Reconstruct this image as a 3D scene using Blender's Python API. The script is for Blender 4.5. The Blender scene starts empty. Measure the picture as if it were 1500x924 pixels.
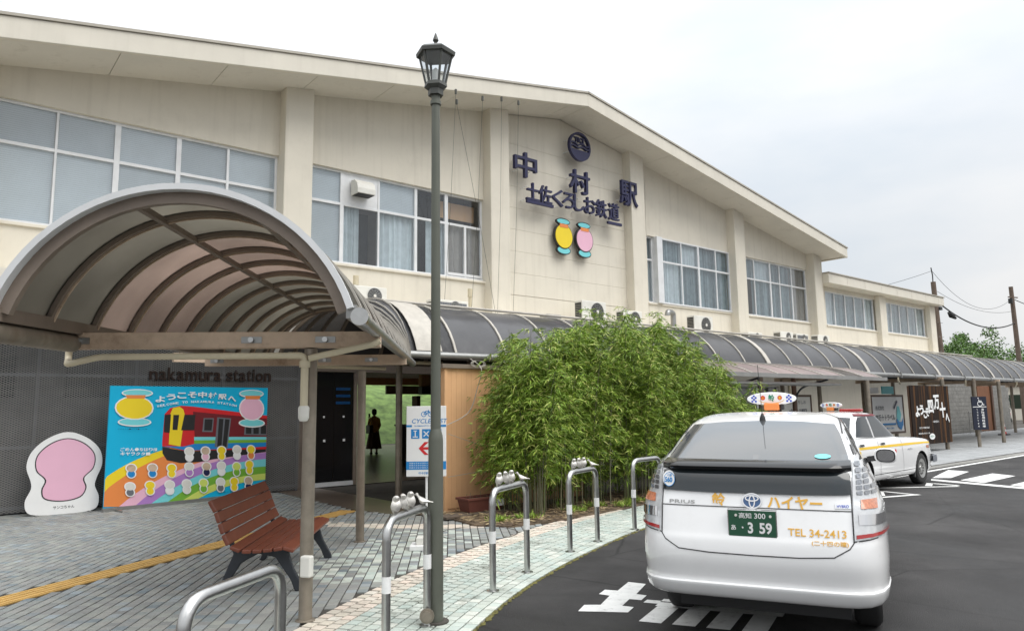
import bpy, bmesh, math, random
from mathutils import Vector, Matrix
from mathutils.bvhtree import BVHTree
random.seed(7)
R = math.radians
scene = bpy.context.scene
col = scene.collection
# ------------------------------------------------------------------ camera, light, sky
# world axes: X runs along the station front (to the right), Y into the building, Z up
CAM_H, CAM_F, YAW, PITCH, ROLL = 1.6, 1050.0, R(39.4), R(7.4), R(-0.8)
cd = bpy.data.cameras.new('camera'); cam = bpy.data.objects.new('camera', cd); col.objects.link(cam)
fw = Vector((math.sin(YAW)*math.cos(PITCH), math.cos(YAW)*math.cos(PITCH), math.sin(PITCH)))
r0 = Vector((math.cos(YAW), -math.sin(YAW), 0)); u0 = r0.cross(fw)
cr = r0*math.cos(ROLL)+u0*math.sin(ROLL); cu = -r0*math.sin(ROLL)+u0*math.cos(ROLL)
cam.matrix_world = Matrix((( cr.x, cu.x, -fw.x, 0), (cr.y, cu.y, -fw.y, 0), (cr.z, cu.z, -fw.z, CAM_H), (0, 0, 0, 1)))
cd.sensor_width = 36.0; cd.lens = 36.0*CAM_F/1500.0; cd.clip_end = 3000; cd.clip_start = 0.05
scene.camera = cam
scene.view_settings.view_transform = 'Standard'; scene.view_settings.look = 'None'
scene.view_settings.gamma = 1; scene.view_settings.exposure = 0.32
SUN_EL, SUN_AZ = 56, 160          # azimuth clockwise from +Y; an overcast sky, so only a broad soft sun
w = bpy.data.worlds.new("World"); scene.world = w; w.use_nodes = True
nt = w.node_tree; N = nt.nodes; L = nt.links
bg = N['Background']
sky = N.new('ShaderNodeTexSky'); sky.sky_type = 'NISHITA'; sky.sun_disc = False
sky.sun_elevation = R(SUN_EL); sky.sun_rotation = R(SUN_AZ); sky.air_density = 1.0; sky.dust_density = 3.0
tc = N.new('ShaderNodeTexCoord')
sx = N.new('ShaderNodeSeparateXYZ'); L.new(tc.outputs['Generated'], sx.inputs[0])
# overcast deck: brighter towards the zenith (CIE overcast sky), with soft cloud texture
g1 = N.new('ShaderNodeMath'); g1.operation = 'MAXIMUM'; L.new(sx.outputs['Z'], g1.inputs[0]); g1.inputs[1].default_value = 0.0
g2 = N.new('ShaderNodeMath'); g2.operation = 'MULTIPLY_ADD'; L.new(g1.outputs[0], g2.inputs[0]); g2.inputs[1].default_value = 2.6; g2.inputs[2].default_value = 6.1
mp = N.new('ShaderNodeMapping'); mp.inputs['Scale'].default_value = (1.1, 1.1, 3.0); L.new(tc.outputs['Generated'], mp.inputs[0])
nz = N.new('ShaderNodeTexNoise'); nz.inputs['Scale'].default_value = 1.6; nz.inputs['Detail'].default_value = 6; nz.inputs['Roughness'].default_value = 0.5
L.new(mp.outputs[0], nz.inputs['Vector'])
rp = N.new('ShaderNodeValToRGB'); rp.color_ramp.elements[0].position = 0.33; rp.color_ramp.elements[0].color = (0.77, 0.835, 0.90, 1)
rp.color_ramp.elements[1].position = 0.60; rp.color_ramp.elements[1].color = (1.0, 1.0, 1.0, 1)
L.new(nz.outputs['Fac'], rp.inputs[0])
cl = N.new('ShaderNodeVectorMath'); cl.operation = 'SCALE'; L.new(rp.outputs[0], cl.inputs[0]); L.new(g2.outputs[0], cl.inputs['Scale'])
mx = N.new('ShaderNodeMix'); mx.data_type = 'RGBA'; mx.inputs['Factor'].default_value = 0.93
L.new(sky.outputs[0], mx.inputs[6]); L.new(cl.outputs[0], mx.inputs[7])
g3 = N.new('ShaderNodeMath'); g3.operation = 'MULTIPLY'; g3.operation = 'POWER'; L.new(g1.outputs[0], g3.inputs[0]); g3.inputs[1].default_value = 2.6
g4 = N.new('ShaderNodeMath'); g4.operation = 'MULTIPLY_ADD'; L.new(g3.outputs[0], g4.inputs[0]); g4.inputs[1].default_value = 13.5; L.new(g2.outputs[0], g4.inputs[2]); L.new(g4.outputs[0], cl.inputs['Scale'])
L.new(mx.outputs[2], bg.inputs['Color']); bg.inputs['Strength'].default_value = 0.112
sd = bpy.data.lights.new('sun', 'SUN'); sd.energy = 1.5; sd.angle = R(40); sd.color = (1.0, 0.97, 0.92)
so = bpy.data.objects.new('sun', sd); col.objects.link(so)
sdir = Vector((math.sin(R(SUN_AZ))*math.cos(R(SUN_EL)), math.cos(R(SUN_AZ))*math.cos(R(SUN_EL)), math.sin(R(SUN_EL))))
so.rotation_euler = sdir.to_track_quat('Z', 'Y').to_euler()
so.location = (0, 0, 30)

# ------------------------------------------------------------------ helpers
ORG = {}
def meta(o, label=None, cat=None, group=None, kind=None):
    if label: o['label'] = label
    if cat: o['category'] = cat
    if group: o['group'] = group
    if kind: o['kind'] = kind
    return o
def thing(name, label, cat, loc=(0, 0, 0), rz=0, group=None, local=False):
    o = bpy.data.objects.new(name, None); o.empty_display_size = 0.2; col.objects.link(o)
    o.location = loc; o.rotation_euler = (0, 0, rz); meta(o, label, cat, group)
    ORG[o.name] = Vector((0, 0, 0)) if local else Vector(loc)
    return o
def copy_tree(o, parent=None):
    c = o.copy(); col.objects.link(c)
    if parent: c.parent = parent
    for ch in list(o.children): copy_tree(ch, c)
    return c
def link(name, me, parent=None, mat=None):
    ob = bpy.data.objects.new(name, me); col.objects.link(ob)
    if parent:
        ob.parent = parent; ORG[ob.name] = ORG.get(parent.name, Vector((0, 0, 0)))
    if mat and not me.materials: me.materials.append(mat)
    return ob
class MB:
    def __init__(s): s.v = []; s.f = []; s.m = []; s.mi = 0
    def add(s, vs, fs):
        b = len(s.v); s.v += [tuple(v) for v in vs]; s.f += [tuple(b+i for i in f) for f in fs]; s.m += [s.mi]*len(fs); return s
    def bb(s, x0, x1, y0, y1, z0, z1):
        return s.add([(x0,y0,z0),(x1,y0,z0),(x1,y1,z0),(x0,y1,z0),(x0,y0,z1),(x1,y0,z1),(x1,y1,z1),(x0,y1,z1)],
                     [(0,3,2,1),(4,5,6,7),(0,1,5,4),(1,2,6,5),(2,3,7,6),(3,0,4,7)])
    def box(s, c, h, rz=0, M=None):   # centre, full sizes, rotation about z
        ca, sa = math.cos(rz), math.sin(rz); vs = []
        for z in (-1, 1):
            for x, y in ((-1,-1),(1,-1),(1,1),(-1,1)):
                px, py = x*h[0]/2, y*h[1]/2
                vs.append((c[0]+px*ca-py*sa, c[1]+px*sa+py*ca, c[2]+z*h[2]/2))
        if M: vs = [M @ Vector(v) for v in vs]
        return s.add(vs, [(0,3,2,1),(4,5,6,7),(0,1,5,4),(1,2,6,5),(2,3,7,6),(3,0,4,7)])
    def prism(s, poly, a, b):       # poly: 3d points; extruded from +a to +b (vectors)
        a = Vector(a); b = Vector(b); n = len(poly); p = [Vector(q) for q in poly]
        return s.add([q+a for q in p]+[q+b for q in p], [tuple(range(n))[::-1], tuple(range(n, 2*n))]+[(i, (i+1) % n, n+(i+1) % n, n+i) for i in range(n)])
    def tube(s, pts, r, n=8, caps=True):
        pts = [Vector(p) for p in pts]; k = len(pts); rs = r if isinstance(r, (list, tuple)) else [r]*k
        vs = []; ref = None
        for i, p in enumerate(pts):
            d = (pts[min(i+1, k-1)]-pts[max(i-1, 0)]).normalized()
            if ref is None: ref = Vector((0, 0, 1)) if abs(d.z) < .9 else Vector((1, 0, 0))
            a = d.cross(ref).normalized(); b2 = a.cross(d).normalized(); ref = b2
            for j in range(n):
                t = 2*math.pi*j/n; vs.append(p+(a*math.cos(t)+b2*math.sin(t))*rs[i])
        fs = [(i*n+j, (i+1)*n+j, (i+1)*n+(j+1) % n, i*n+(j+1) % n) for i in range(k-1) for j in range(n)]
        if caps: fs += [tuple(range(n)), tuple(range((k-1)*n, k*n))[::-1]]
        return s.add(vs, fs)
    def beam(s, a, b, w, h, up=(0, 0, 1)):   # rectangular bar a->b
        a = Vector(a); b = Vector(b); d = (b-a).normalized(); sd_ = d.cross(Vector(up)).normalized(); u = sd_.cross(d)
        vs = [p+sd_*x*w/2+u*z*h/2 for p in (a, b) for x, z in ((-1,-1),(1,-1),(1,1),(-1,1))]
        return s.add(vs, [(0,1,2,3),(7,6,5,4),(0,4,5,1),(1,5,6,2),(2,6,7,3),(3,7,4,0)])
    def lathe(s, prof, c=(0, 0, 0), n=16):
        vs = []; k = len(prof)
        for r, z in prof:
            for j in range(n):
                t = 2*math.pi*j/n; vs.append((c[0]+r*math.cos(t), c[1]+r*math.sin(t), c[2]+z))
        fs = [(i*n+j, i*n+(j+1) % n, (i+1)*n+(j+1) % n, (i+1)*n+j) for i in range(k-1) for j in range(n)]
        fs += [tuple(range(n))[::-1], tuple(range((k-1)*n, k*n))]
        return s.add(vs, fs)
    def grid(s, rows):
        n = len(rows[0]); return s.add([p for r in rows for p in r], [(i*n+j, i*n+j+1, (i+1)*n+j+1, (i+1)*n+j) for i in range(len(rows)-1) for j in range(n-1)])
    def mesh(s, name, off=Vector((0, 0, 0))):
        me = bpy.data.meshes.new(name)
        me.from_pydata([(v[0]-off[0], v[1]-off[1], v[2]-off[2]) for v in s.v], [], s.f); me.update(); return me
    def build(s, name, mat, parent=None, smooth=False, bevel=0, label=None, kind=None, seg=2, fixn=True):
        off = ORG.get(parent.name, Vector((0, 0, 0))) if parent else Vector((0, 0, 0))
        me = s.mesh(name, off)
        mats = mat if isinstance(mat, (list, tuple)) else [mat]
        for m_ in mats: me.materials.append(m_)
        if len(mats) > 1: me.polygons.foreach_set('material_index', s.m)
        if fixn:
            bm = bmesh.new(); bm.from_mesh(me); bmesh.ops.recalc_face_normals(bm, faces=bm.faces); bm.to_mesh(me); bm.free()
        if smooth: smooth_mesh(me)
        ob = link(name, me, parent)
        if bevel:
            md = ob.modifiers.new('bevel', 'BEVEL'); md.width = bevel; md.segments = seg; md.limit_method = 'ANGLE'
        return meta(ob, label, kind=kind)
def smooth_mesh(me, ang=40):
    me.polygons.foreach_set('use_smooth', [True]*len(me.polygons)); me.update()
    try: me.set_sharp_from_angle(angle=R(ang))
    except Exception: pass
def catmull(P, n=8):
    P = [Vector(p) for p in P]; out = []
    for i in range(len(P)-1):
        p0 = P[max(i-1, 0)]; p1 = P[i]; p2 = P[i+1]; p3 = P[min(i+2, len(P)-1)]
        for k in range(n):
            t = k/n; out.append(0.5*((2*p1)+(p2-p0)*t+(2*p0-5*p1+4*p2-p3)*t*t+(3*p1-p0-3*p2+p3)*t**3))
    out.append(P[-1]); return out
def fillet(P, r, n=5):
    P = [Vector(p) for p in P]; out = [P[0]]
    for i in range(1, len(P)-1):
        a = (P[i-1]-P[i]).normalized(); b = (P[i+1]-P[i]).normalized(); p = P[i]+a*r; q = P[i]+b*r
        for k in range(n+1):
            t = k/n; out.append(p*(1-t)**2+P[i]*2*t*(1-t)+q*t*t)
    out.append(P[-1]); return out
_tc = {}
def text_mesh(body, bold=0.0, ext=0.0, spacing=1.0, shear=0.0):
    key = (body, bold, ext, spacing, shear)
    if key in _tc: return _tc[key]
    c = bpy.data.curves.new('lettering', 'FONT'); c.body = body; c.align_x = 'LEFT'; c.offset = bold; c.extrude = ext
    c.space_character = spacing; c.resolution_u = 3; c.shear = shear
    o = bpy.data.objects.new('lettering', c); col.objects.link(o); bpy.context.view_layer.update()
    me = bpy.data.meshes.new_from_object(o.evaluated_get(bpy.context.evaluated_depsgraph_get()))
    bpy.data.objects.remove(o); _tc[key] = me
    return me
def text(body, centre, rt, up, w, h, mat, parent=None, name='lettering', thick=0.002, bold=0.01, spacing=1.0, shear=0.0, proj=None, label=None, lift=.003):
    """lettering fitted to a w x h box about centre, on the plane spanned by rt and up"""
    src = text_mesh(body, bold, 0.05 if thick else 0.0, spacing, shear); me = src.copy(); me.name = name
    co = [v.co.copy() for v in me.vertices]
    if not co: return None
    x0 = min(c.x for c in co); x1 = max(c.x for c in co); y0 = min(c.y for c in co); y1 = max(c.y for c in co)
    rt = Vector(rt).normalized(); up = Vector(up).normalized(); nm = rt.cross(up)
    off = ORG.get(parent.name, Vector((0, 0, 0))) if parent else Vector((0, 0, 0))
    if w is None: w = h*(x1-x0)/(y1-y0)
    c0 = Vector(centre)
    for v, c in zip(me.vertices, co):
        p = c0+rt*((c.x-x0)/(x1-x0)-.5)*w+up*((c.y-y0)/(y1-y0)-.5)*h
        if proj:
            q = proj(p, nm); p = q if q is not None else p
            p = p+nm*(lift+(thick if c.z > 0 else 0))
        else: p = p+nm*(thick if c.z > 0 else 0.0)
        v.co = p-off
    me.materials.clear(); me.materials.append(mat); me.update()
    return meta(link(name, me, parent), label)

# ------------------------------------------------------------------ materials
def mat(name, c, rough=.6, metal=0, var=.12, scale=3, bump=0, bscale=40, spec=.5, rnd=0, streak=0, streak_c=(.12,.10,.08), alpha=1, coat=0, c2=None, dirt=0, dirt_scale=2, dirt_c=(.05,.045,.04)):
    m = bpy.data.materials.new(name); m.use_nodes = True; nt = m.node_tree; N = nt.nodes; L = nt.links; b = N['Principled BSDF']
    b.inputs['Roughness'].default_value = rough; b.inputs['Metallic'].default_value = metal
    b.inputs['Specular IOR Level'].default_value = spec; b.inputs['Coat Weight'].default_value = coat; b.inputs['Coat Roughness'].default_value = .05
    tc = N.new('ShaderNodeTexCoord'); geo = N.new('ShaderNodeNewGeometry')
    nz = N.new('ShaderNodeTexNoise'); nz.inputs['Scale'].default_value = scale; nz.inputs['Detail'].default_value = 5; nz.inputs['Roughness'].default_value = .6
    L.new(geo.outputs['Position'], nz.inputs['Vector'])
    mr = N.new('ShaderNodeMapRange'); L.new(nz.outputs['Fac'], mr.inputs[0]); mr.inputs[1].default_value = .3; mr.inputs[2].default_value = .7
    mr.inputs[3].default_value = 1-var; mr.inputs[4].default_value = 1+var
    base = N.new('ShaderNodeRGB'); base.outputs[0].default_value = (*c, 1); cur = base.outputs[0]
    if c2 or rnd:
        oi = N.new('ShaderNodeObjectInfo'); ad = N.new('ShaderNodeMath'); ad.operation = 'ADD'
        L.new(geo.outputs['Random Per Island'], ad.inputs[0]); L.new(oi.outputs['Random'], ad.inputs[1])
        fr = N.new('ShaderNodeMath'); fr.operation = 'FRACT'; L.new(ad.outputs[0], fr.inputs[0])
    if c2:
        ml = N.new('ShaderNodeValToRGB'); ml.color_ramp.interpolation = 'LINEAR'
        cs = [c]+list(c2); e = ml.color_ramp.elements
        while len(e) < len(cs): e.new(.5)
        for i, cc in enumerate(cs): e[i].position = i/(len(cs)-1); e[i].color = (*cc, 1)
        L.new(fr.outputs[0], ml.inputs[0]); cur = ml.outputs[0]
    sc = N.new('ShaderNodeVectorMath'); sc.operation = 'SCALE'; L.new(cur, sc.inputs[0]); L.new(mr.outputs[0], sc.inputs['Scale']); cur = sc.outputs[0]
    if rnd:
        m2 = N.new('ShaderNodeMapRange'); L.new(fr.outputs[0], m2.inputs[0]); m2.inputs[3].default_value = 1-rnd; m2.inputs[4].default_value = 1+rnd
        s2 = N.new('ShaderNodeVectorMath'); s2.operation = 'SCALE'; L.new(cur, s2.inputs[0]); L.new(m2.outputs[0], s2.inputs['Scale']); cur = s2.outputs[0]
    if streak:
        mp = N.new('ShaderNodeMapping'); mp.inputs['Scale'].default_value = (7, 7, .35); L.new(geo.outputs['Position'], mp.inputs[0])
        n2 = N.new('ShaderNodeTexNoise'); n2.inputs['Scale'].default_value = 1.0; n2.inputs['Detail'].default_value = 4; L.new(mp.outputs[0], n2.inputs['Vector'])
        r2 = N.new('ShaderNodeMapRange'); L.new(n2.outputs['Fac'], r2.inputs[0]); r2.inputs[1].default_value = .52; r2.inputs[2].default_value = .75; r2.inputs[4].default_value = streak
        x = N.new('ShaderNodeMix'); x.data_type = 'RGBA'; L.new(r2.outputs[0], x.inputs['Factor']); L.new(cur, x.inputs[6]); x.inputs[7].default_value = (*streak_c, 1); cur = x.outputs[2]
    if dirt:
        n3 = N.new('ShaderNodeTexNoise'); n3.inputs['Scale'].default_value = dirt_scale; n3.inputs['Detail'].default_value = 9; n3.inputs['Roughness'].default_value = .75; L.new(geo.outputs['Position'], n3.inputs['Vector'])
        r3 = N.new('ShaderNodeMapRange'); L.new(n3.outputs['Fac'], r3.inputs[0]); r3.inputs[1].default_value = .53; r3.inputs[2].default_value = .68; r3.inputs[4].default_value = dirt
        x = N.new('ShaderNodeMix'); x.data_type = 'RGBA'; L.new(r3.outputs[0], x.inputs['Factor']); L.new(cur, x.inputs[6]); x.inputs[7].default_value = (*dirt_c, 1); cur = x.outputs[2]
    L.new(cur, b.inputs['Base Color'])
    if bump:
        n4 = N.new('ShaderNodeTexNoise'); n4.inputs['Scale'].default_value = bscale; n4.inputs['Detail'].default_value = 3; L.new(geo.outputs['Position'], n4.inputs['Vector'])
        bp = N.new('ShaderNodeBump'); bp.inputs['Strength'].default_value = bump; bp.inputs['Distance'].default_value = .01; L.new(n4.outputs['Fac'], bp.inputs['Height']); L.new(bp.outputs[0], b.inputs['Normal'])
    return m
def glassmat(name, tint=(.75,.8,.82), refl=.12, rough=.03):
    m = bpy.data.materials.new(name); m.use_nodes = True; N = m.node_tree.nodes; L = m.node_tree.links; N.remove(N['Principled BSDF'])
    t = N.new('ShaderNodeBsdfTransparent'); t.inputs[0].default_value = (*tint, 1); g = N.new('ShaderNodeBsdfGlossy'); g.inputs['Roughness'].default_value = rough
    lw = N.new('ShaderNodeLayerWeight'); lw.inputs['Blend'].default_value = .5; pw = N.new('ShaderNodeMath'); pw.operation = 'POWER'; L.new(lw.outputs['Facing'], pw.inputs[0]); pw.inputs[1].default_value = 4; ad = N.new('ShaderNodeMath'); ad.operation = 'MULTIPLY_ADD'; L.new(pw.outputs[0], ad.inputs[0]); ad.inputs[1].default_value = .8; ad.inputs[2].default_value = refl; ad.use_clamp = True
    x = N.new('ShaderNodeMixShader'); L.new(ad.outputs[0], x.inputs[0]); L.new(t.outputs[0], x.inputs[1]); L.new(g.outputs[0], x.inputs[2]); L.new(x.outputs[0], N['Material Output'].inputs[0])
    return m
def polycarb(name, trans, diff, tw=.5, rough=.25, rv=.15):
    m = bpy.data.materials.new(name); m.use_nodes = True; N = m.node_tree.nodes; L = m.node_tree.links; b = N['Principled BSDF']
    geo = N.new('ShaderNodeNewGeometry'); nz = N.new('ShaderNodeTexNoise'); nz.inputs['Scale'].default_value = 1.3; nz.inputs['Detail'].default_value = 6; L.new(geo.outputs['Position'], nz.inputs['Vector'])
    oi = N.new('ShaderNodeObjectInfo')
    mr = N.new('ShaderNodeMapRange'); L.new(nz.outputs['Fac'], mr.inputs[0]); mr.inputs[1].default_value = .3; mr.inputs[2].default_value = .7; mr.inputs[3].default_value = .85; mr.inputs[4].default_value = 1.14
    mo = N.new('ShaderNodeMapRange'); L.new(oi.outputs['Random'], mo.inputs[0]); mo.inputs[3].default_value = 1-rv; mo.inputs[4].default_value = 1+rv*1.6
    nb = N.new('ShaderNodeTexNoise'); nb.inputs['Scale'].default_value = 2.2; nb.inputs['Detail'].default_value = 3; L.new(geo.outputs['Position'], nb.inputs['Vector']); bp = N.new('ShaderNodeBump'); bp.inputs['Strength'].default_value = .35; bp.inputs['Distance'].default_value = .06; L.new(nb.outputs['Fac'], bp.inputs['Height']); L.new(bp.outputs[0], b.inputs['Normal'])
    mm = N.new('ShaderNodeMath'); mm.operation = 'MULTIPLY'; L.new(mr.outputs[0], mm.inputs[0]); L.new(mo.outputs[0], mm.inputs[1])
    s1 = N.new('ShaderNodeVectorMath'); s1.operation = 'SCALE'; s1.inputs[0].default_value = diff; L.new(mm.outputs[0], s1.inputs['Scale']); L.new(s1.outputs[0], b.inputs['Base Color'])
    s2 = N.new('ShaderNodeVectorMath'); s2.operation = 'SCALE'; s2.inputs[0].default_value = trans; L.new(mm.outputs[0], s2.inputs['Scale'])
    b.inputs['Roughness'].default_value = rough
    t = N.new('ShaderNodeBsdfTranslucent'); L.new(s2.outputs[0], t.inputs[0])
    x = N.new('ShaderNodeMixShader'); x.inputs[0].default_value = tw; L.new(b.outputs[0], x.inputs[1]); L.new(t.outputs[0], x.inputs[2]); L.new(x.outputs[0], N['Material Output'].inputs[0])
    return m
M = {}
M['cream'] = mat('cream_render', (.70,.655,.56), .75, var=.05, scale=.9, streak=.15, streak_c=(.30,.26,.20), bump=.15, bscale=60, dirt=.10, dirt_scale=1.2, dirt_c=(.30,.26,.2))
M['creamf'] = mat('cream_fascia', (.70,.66,.57), .7, var=.05, scale=1.5, streak=.10, streak_c=(.33,.29,.23), bump=.1)
M['soffit'] = mat('soffit_board', (.69,.655,.58), .8, var=.05, scale=1.5, dirt=.25, dirt_scale=3, dirt_c=(.3,.26,.2))
M['coping'] = mat('coping_metal', (.42,.39,.33), .5, var=.1)
M['alu'] = mat('aluminium_frame', (.74,.75,.76), .45, metal=.15, var=.08)
M['glass'] = glassmat('window_glass', (.93,.96,.985), .06)
M['blind'] = None
M['curtaint'] = mat('teal_curtain', (.24,.285,.29), .9, var=.15, scale=6, rnd=.25)
M['curtain'] = mat('curtain_cloth', (.60,.63,.62), .9, var=.10, scale=6, rnd=.12)
M['curtainb'] = mat('beige_curtain', (.36,.32,.28), .9, var=.08, scale=6)
M['shade_sheet'] = mat('screen_shade_sheet', (.10,.10,.105), .9, var=.25, scale=1.5)
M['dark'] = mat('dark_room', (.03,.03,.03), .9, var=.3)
M['navy'] = mat('navy_paint', (.013,.014,.065), .45, var=.05)
M['white'] = mat('white_paint', (.80,.80,.79), .5, var=.03)
M['offwhite'] = mat('casing_white', (.70,.69,.64), .5, var=.05, dirt=.2, dirt_c=(.3,.25,.2))
M['steel'] = mat('brushed_steel', (.52,.52,.51), .28, metal=1, var=.10, scale=12, bump=.05)
M['steeld'] = mat('weathered_steel', (.27,.235,.19), .5, metal=.55, var=.22, scale=6, streak=.6, streak_c=(.17,.11,.07))
M['beam'] = mat('weathered_beam', (.55,.42,.31), .6, metal=.1, var=.15, scale=5, dirt=.5, dirt_c=(.17,.09,.05))
M['gutter'] = mat('gutter_steel', (.33,.33,.32), .35, metal=.7, var=.15)
M['brownm'] = mat('brown_aluminium', (.23,.185,.15), .5, metal=.2, var=.15)
M['ribc'] = mat('rib_cap', (.46,.43,.38), .5, var=.12, scale=5, dirt=.2)
M['pvc'] = mat('cream_pipe', (.60,.53,.38), .5, var=.06, dirt=.25, dirt_c=(.25,.2,.14))
M['rim'] = mat('white_rim', (.64,.65,.66), .45, var=.05, dirt=.15, dirt_c=(.35,.35,.33))
M['pcg'] = polycarb('smoked_panel', (.56,.53,.47), (.05,.05,.045), .5)
M['pcr'] = polycarb('bronze_panel', (.68,.58,.52), (.06,.05,.047), .5)
M['pco'] = polycarb('grey_roof_panel', (.12,.11,.10), (.095,.095,.10), .35, .24, .42)
M['pcp'] = polycarb('pink_roof_panel', (.5,.4,.38), (.42,.33,.32), .35, .35)
M['asphalt'] = mat('asphalt', (.036,.0345,.0345), .72, var=.42, scale=.8, bump=.8, bscale=160, spec=.3, dirt=.3, dirt_scale=140, dirt_c=(.10,.096,.092))
def patches(m):
    N = m.node_tree.nodes; L = m.node_tree.links; b = N['Principled BSDF']; src = b.inputs['Base Color'].links[0].from_socket
    geo = N.new('ShaderNodeNewGeometry'); n = N.new('ShaderNodeTexNoise'); n.inputs['Scale'].default_value = .33; n.inputs['Detail'].default_value = 9; n.inputs['Roughness'].default_value = .6; n.inputs['Distortion'].default_value = .6; L.new(geo.outputs['Position'], n.inputs['Vector'])
    r = N.new('ShaderNodeMapRange'); L.new(n.outputs['Fac'], r.inputs[0]); r.inputs[1].default_value = .38; r.inputs[2].default_value = .62; r.inputs[3].default_value = .72; r.inputs[4].default_value = 1.55
    s = N.new('ShaderNodeVectorMath'); s.operation = 'SCALE'; L.new(src, s.inputs[0]); L.new(r.outputs[0], s.inputs['Scale']); L.new(s.outputs[0], b.inputs['Base Color'])
    v = N.new('ShaderNodeTexVoronoi'); v.feature = 'DISTANCE_TO_EDGE'; v.inputs['Scale'].default_value = .55; mpn = N.new('ShaderNodeMix'); mpn.data_type = 'VECTOR'; mpn.inputs['Factor'].default_value = .12
    L.new(geo.outputs['Position'], mpn.inputs[4]); L.new(n.outputs['Color'], mpn.inputs[5]); L.new(mpn.outputs[1], v.inputs['Vector'])
    c = N.new('ShaderNodeMapRange'); L.new(v.outputs['Distance'], c.inputs[0]); c.inputs[1].default_value = 0; c.inputs[2].default_value = .006; c.inputs[3].default_value = .45; c.inputs[4].default_value = 1
    s3 = N.new('ShaderNodeVectorMath'); s3.operation = 'SCALE'; L.new(s.outputs[0], s3.inputs[0]); L.new(c.outputs[0], s3.inputs['Scale']); L.new(s3.outputs[0], b.inputs['Base Color'])
    q = N.new('ShaderNodeMapRange'); L.new(n.outputs['Fac'], q.inputs[0]); q.inputs[1].default_value = .35; q.inputs[2].default_value = .5; q.inputs[3].default_value = .5; q.inputs[4].default_value = .78; L.new(q.outputs[0], b.inputs['Roughness'])
patches(M['asphalt'])
M['paint'] = mat('road_paint', (.74,.74,.72), .7, var=.08, scale=5, dirt=.5, dirt_scale=11, dirt_c=(.22,.21,.20), bump=.3, bscale=150)
M['grout'] = mat('grout', (.065,.058,.05), .9, var=.25, scale=4)
M['tile'] = mat('grey_tile', (.30,.34,.36), .7, var=.10, scale=1.2, c2=[(.26,.262,.25),(.235,.238,.232),(.30,.30,.28),(.27,.285,.265),(.22,.225,.22),(.31,.32,.29),(.18,.215,.235),(.28,.278,.262)], bump=.2, bscale=120, dirt=.2, dirt_scale=3)
M['tileg'] = mat('green_tile', (.48,.52,.47), .7, var=.10, scale=1.5, rnd=.10, c2=[(.50,.54,.48),(.42,.49,.45),(.54,.555,.50)], bump=.2, bscale=120, dirt=.85, dirt_scale=3.2, dirt_c=(.10,.10,.075))
M['tilec'] = mat('cream_tile', (.66,.60,.50), .7, var=.08, scale=1.5, rnd=.08, c2=[(.60,.55,.47),(.68,.57,.48),(.62,.59,.52)], bump=.2, bscale=120, dirt=.45, dirt_scale=4, dirt_c=(.13,.12,.09))
M['tact'] = mat('tactile_yellow', (.56,.35,.11), .7, var=.10, scale=4, rnd=.07, dirt=.3, dirt_scale=6, dirt_c=(.16,.11,.05))
M['paver'] = mat('grey_slab', (.33,.34,.345), .75, var=.10, scale=1.5, rnd=.10, dirt=.35, dirt_scale=1.2, dirt_c=(.14,.135,.13))
M['brownfloor'] = mat('brown_floor_tile', (.15,.115,.09), .30, var=.15, scale=1.5, rnd=.12, dirt=.2)
M['soil'] = mat('soil', (.14,.10,.065), .95, var=.4, scale=6, bump=1, bscale=30)
M['litter'] = mat('leaf_litter', (.36,.26,.14), .9, var=.15, rnd=.3, c2=[(.25,.17,.09),(.42,.33,.19),(.18,.12,.07)])
M['leaf'] = mat('bamboo_leaf', (.055,.105,.012), .5, var=.10, scale=1.5, c2=[(.15,.26,.025),(.25,.39,.04),(.08,.15,.015),(.36,.47,.06),(.14,.25,.027),(.28,.41,.05),(.54,.53,.17),(.22,.35,.04)], spec=.4)
M['culm'] = mat('bamboo_culm', (.10,.11,.04), .5, var=.25, rnd=.3, c2=[(.13,.13,.05),(.19,.17,.12),(.07,.09,.03),(.10,.11,.04)])
M['treeleaf'] = mat('tree_leaf', (.035,.075,.012), .6, var=.2, scale=.6, c2=[(.08,.17,.03),(.13,.24,.045),(.06,.13,.02)])
M['bark'] = mat('bark', (.10,.075,.05), .9, var=.3, bump=.5)
M['pole'] = mat('utility_pole', (.15,.11,.085), .85, var=.2, streak=.4, streak_c=(.07,.05,.04))
M['wire'] = mat('black_cable', (.02,.02,.02), .6)
M['lamp'] = mat('lamp_green', (.105,.112,.09), .5, metal=.1, var=.10, streak=.35, streak_c=(.09,.085,.07), scale=4)
M['lampd'] = mat('lamp_dark', (.065,.068,.06), .5, var=.1)
M['benchw'] = mat('bench_slat', (.19,.055,.03), .42, var=.12, scale=5, rnd=.06)
M['iron'] = mat('cast_iron', (.022,.026,.033), .5, var=.1)
M['orange'] = mat('orange_siding', (.74,.43,.22), .6, var=.06, scale=2, streak=.10, streak_c=(.35,.17,.07))
M['terra'] = mat('planter_brown', (.155,.05,.035), .6, var=.08)
M['plank'] = mat('old_plank', (.13,.10,.075), .9, var=.25)
M['black'] = mat('black_gloss', (.012,.012,.013), .12, var=.05)
M['matblack'] = mat('black_plastic', (.02,.02,.021), .5, var=.1)
M['rubber'] = mat('tyre_rubber', (.022,.022,.022), .8, var=.15, bump=.3, bscale=60)
M['carw'] = mat('white_car_paint', (.80,.80,.80), .25, var=.015, coat=1, dirt=.10, dirt_scale=3, dirt_c=(.45,.43,.40))
M['carglass'] = mat('car_rear_glass', (.022,.028,.032), .06, var=.02, spec=.5, coat=.35)
M['rearglass'] = mat('car_rear_screen', (.055,.063,.068), .07, var=.06, scale=1.2, spec=.5, coat=.9)
M['seam'] = mat('panel_gap', (.05,.05,.05), .7)
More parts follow.
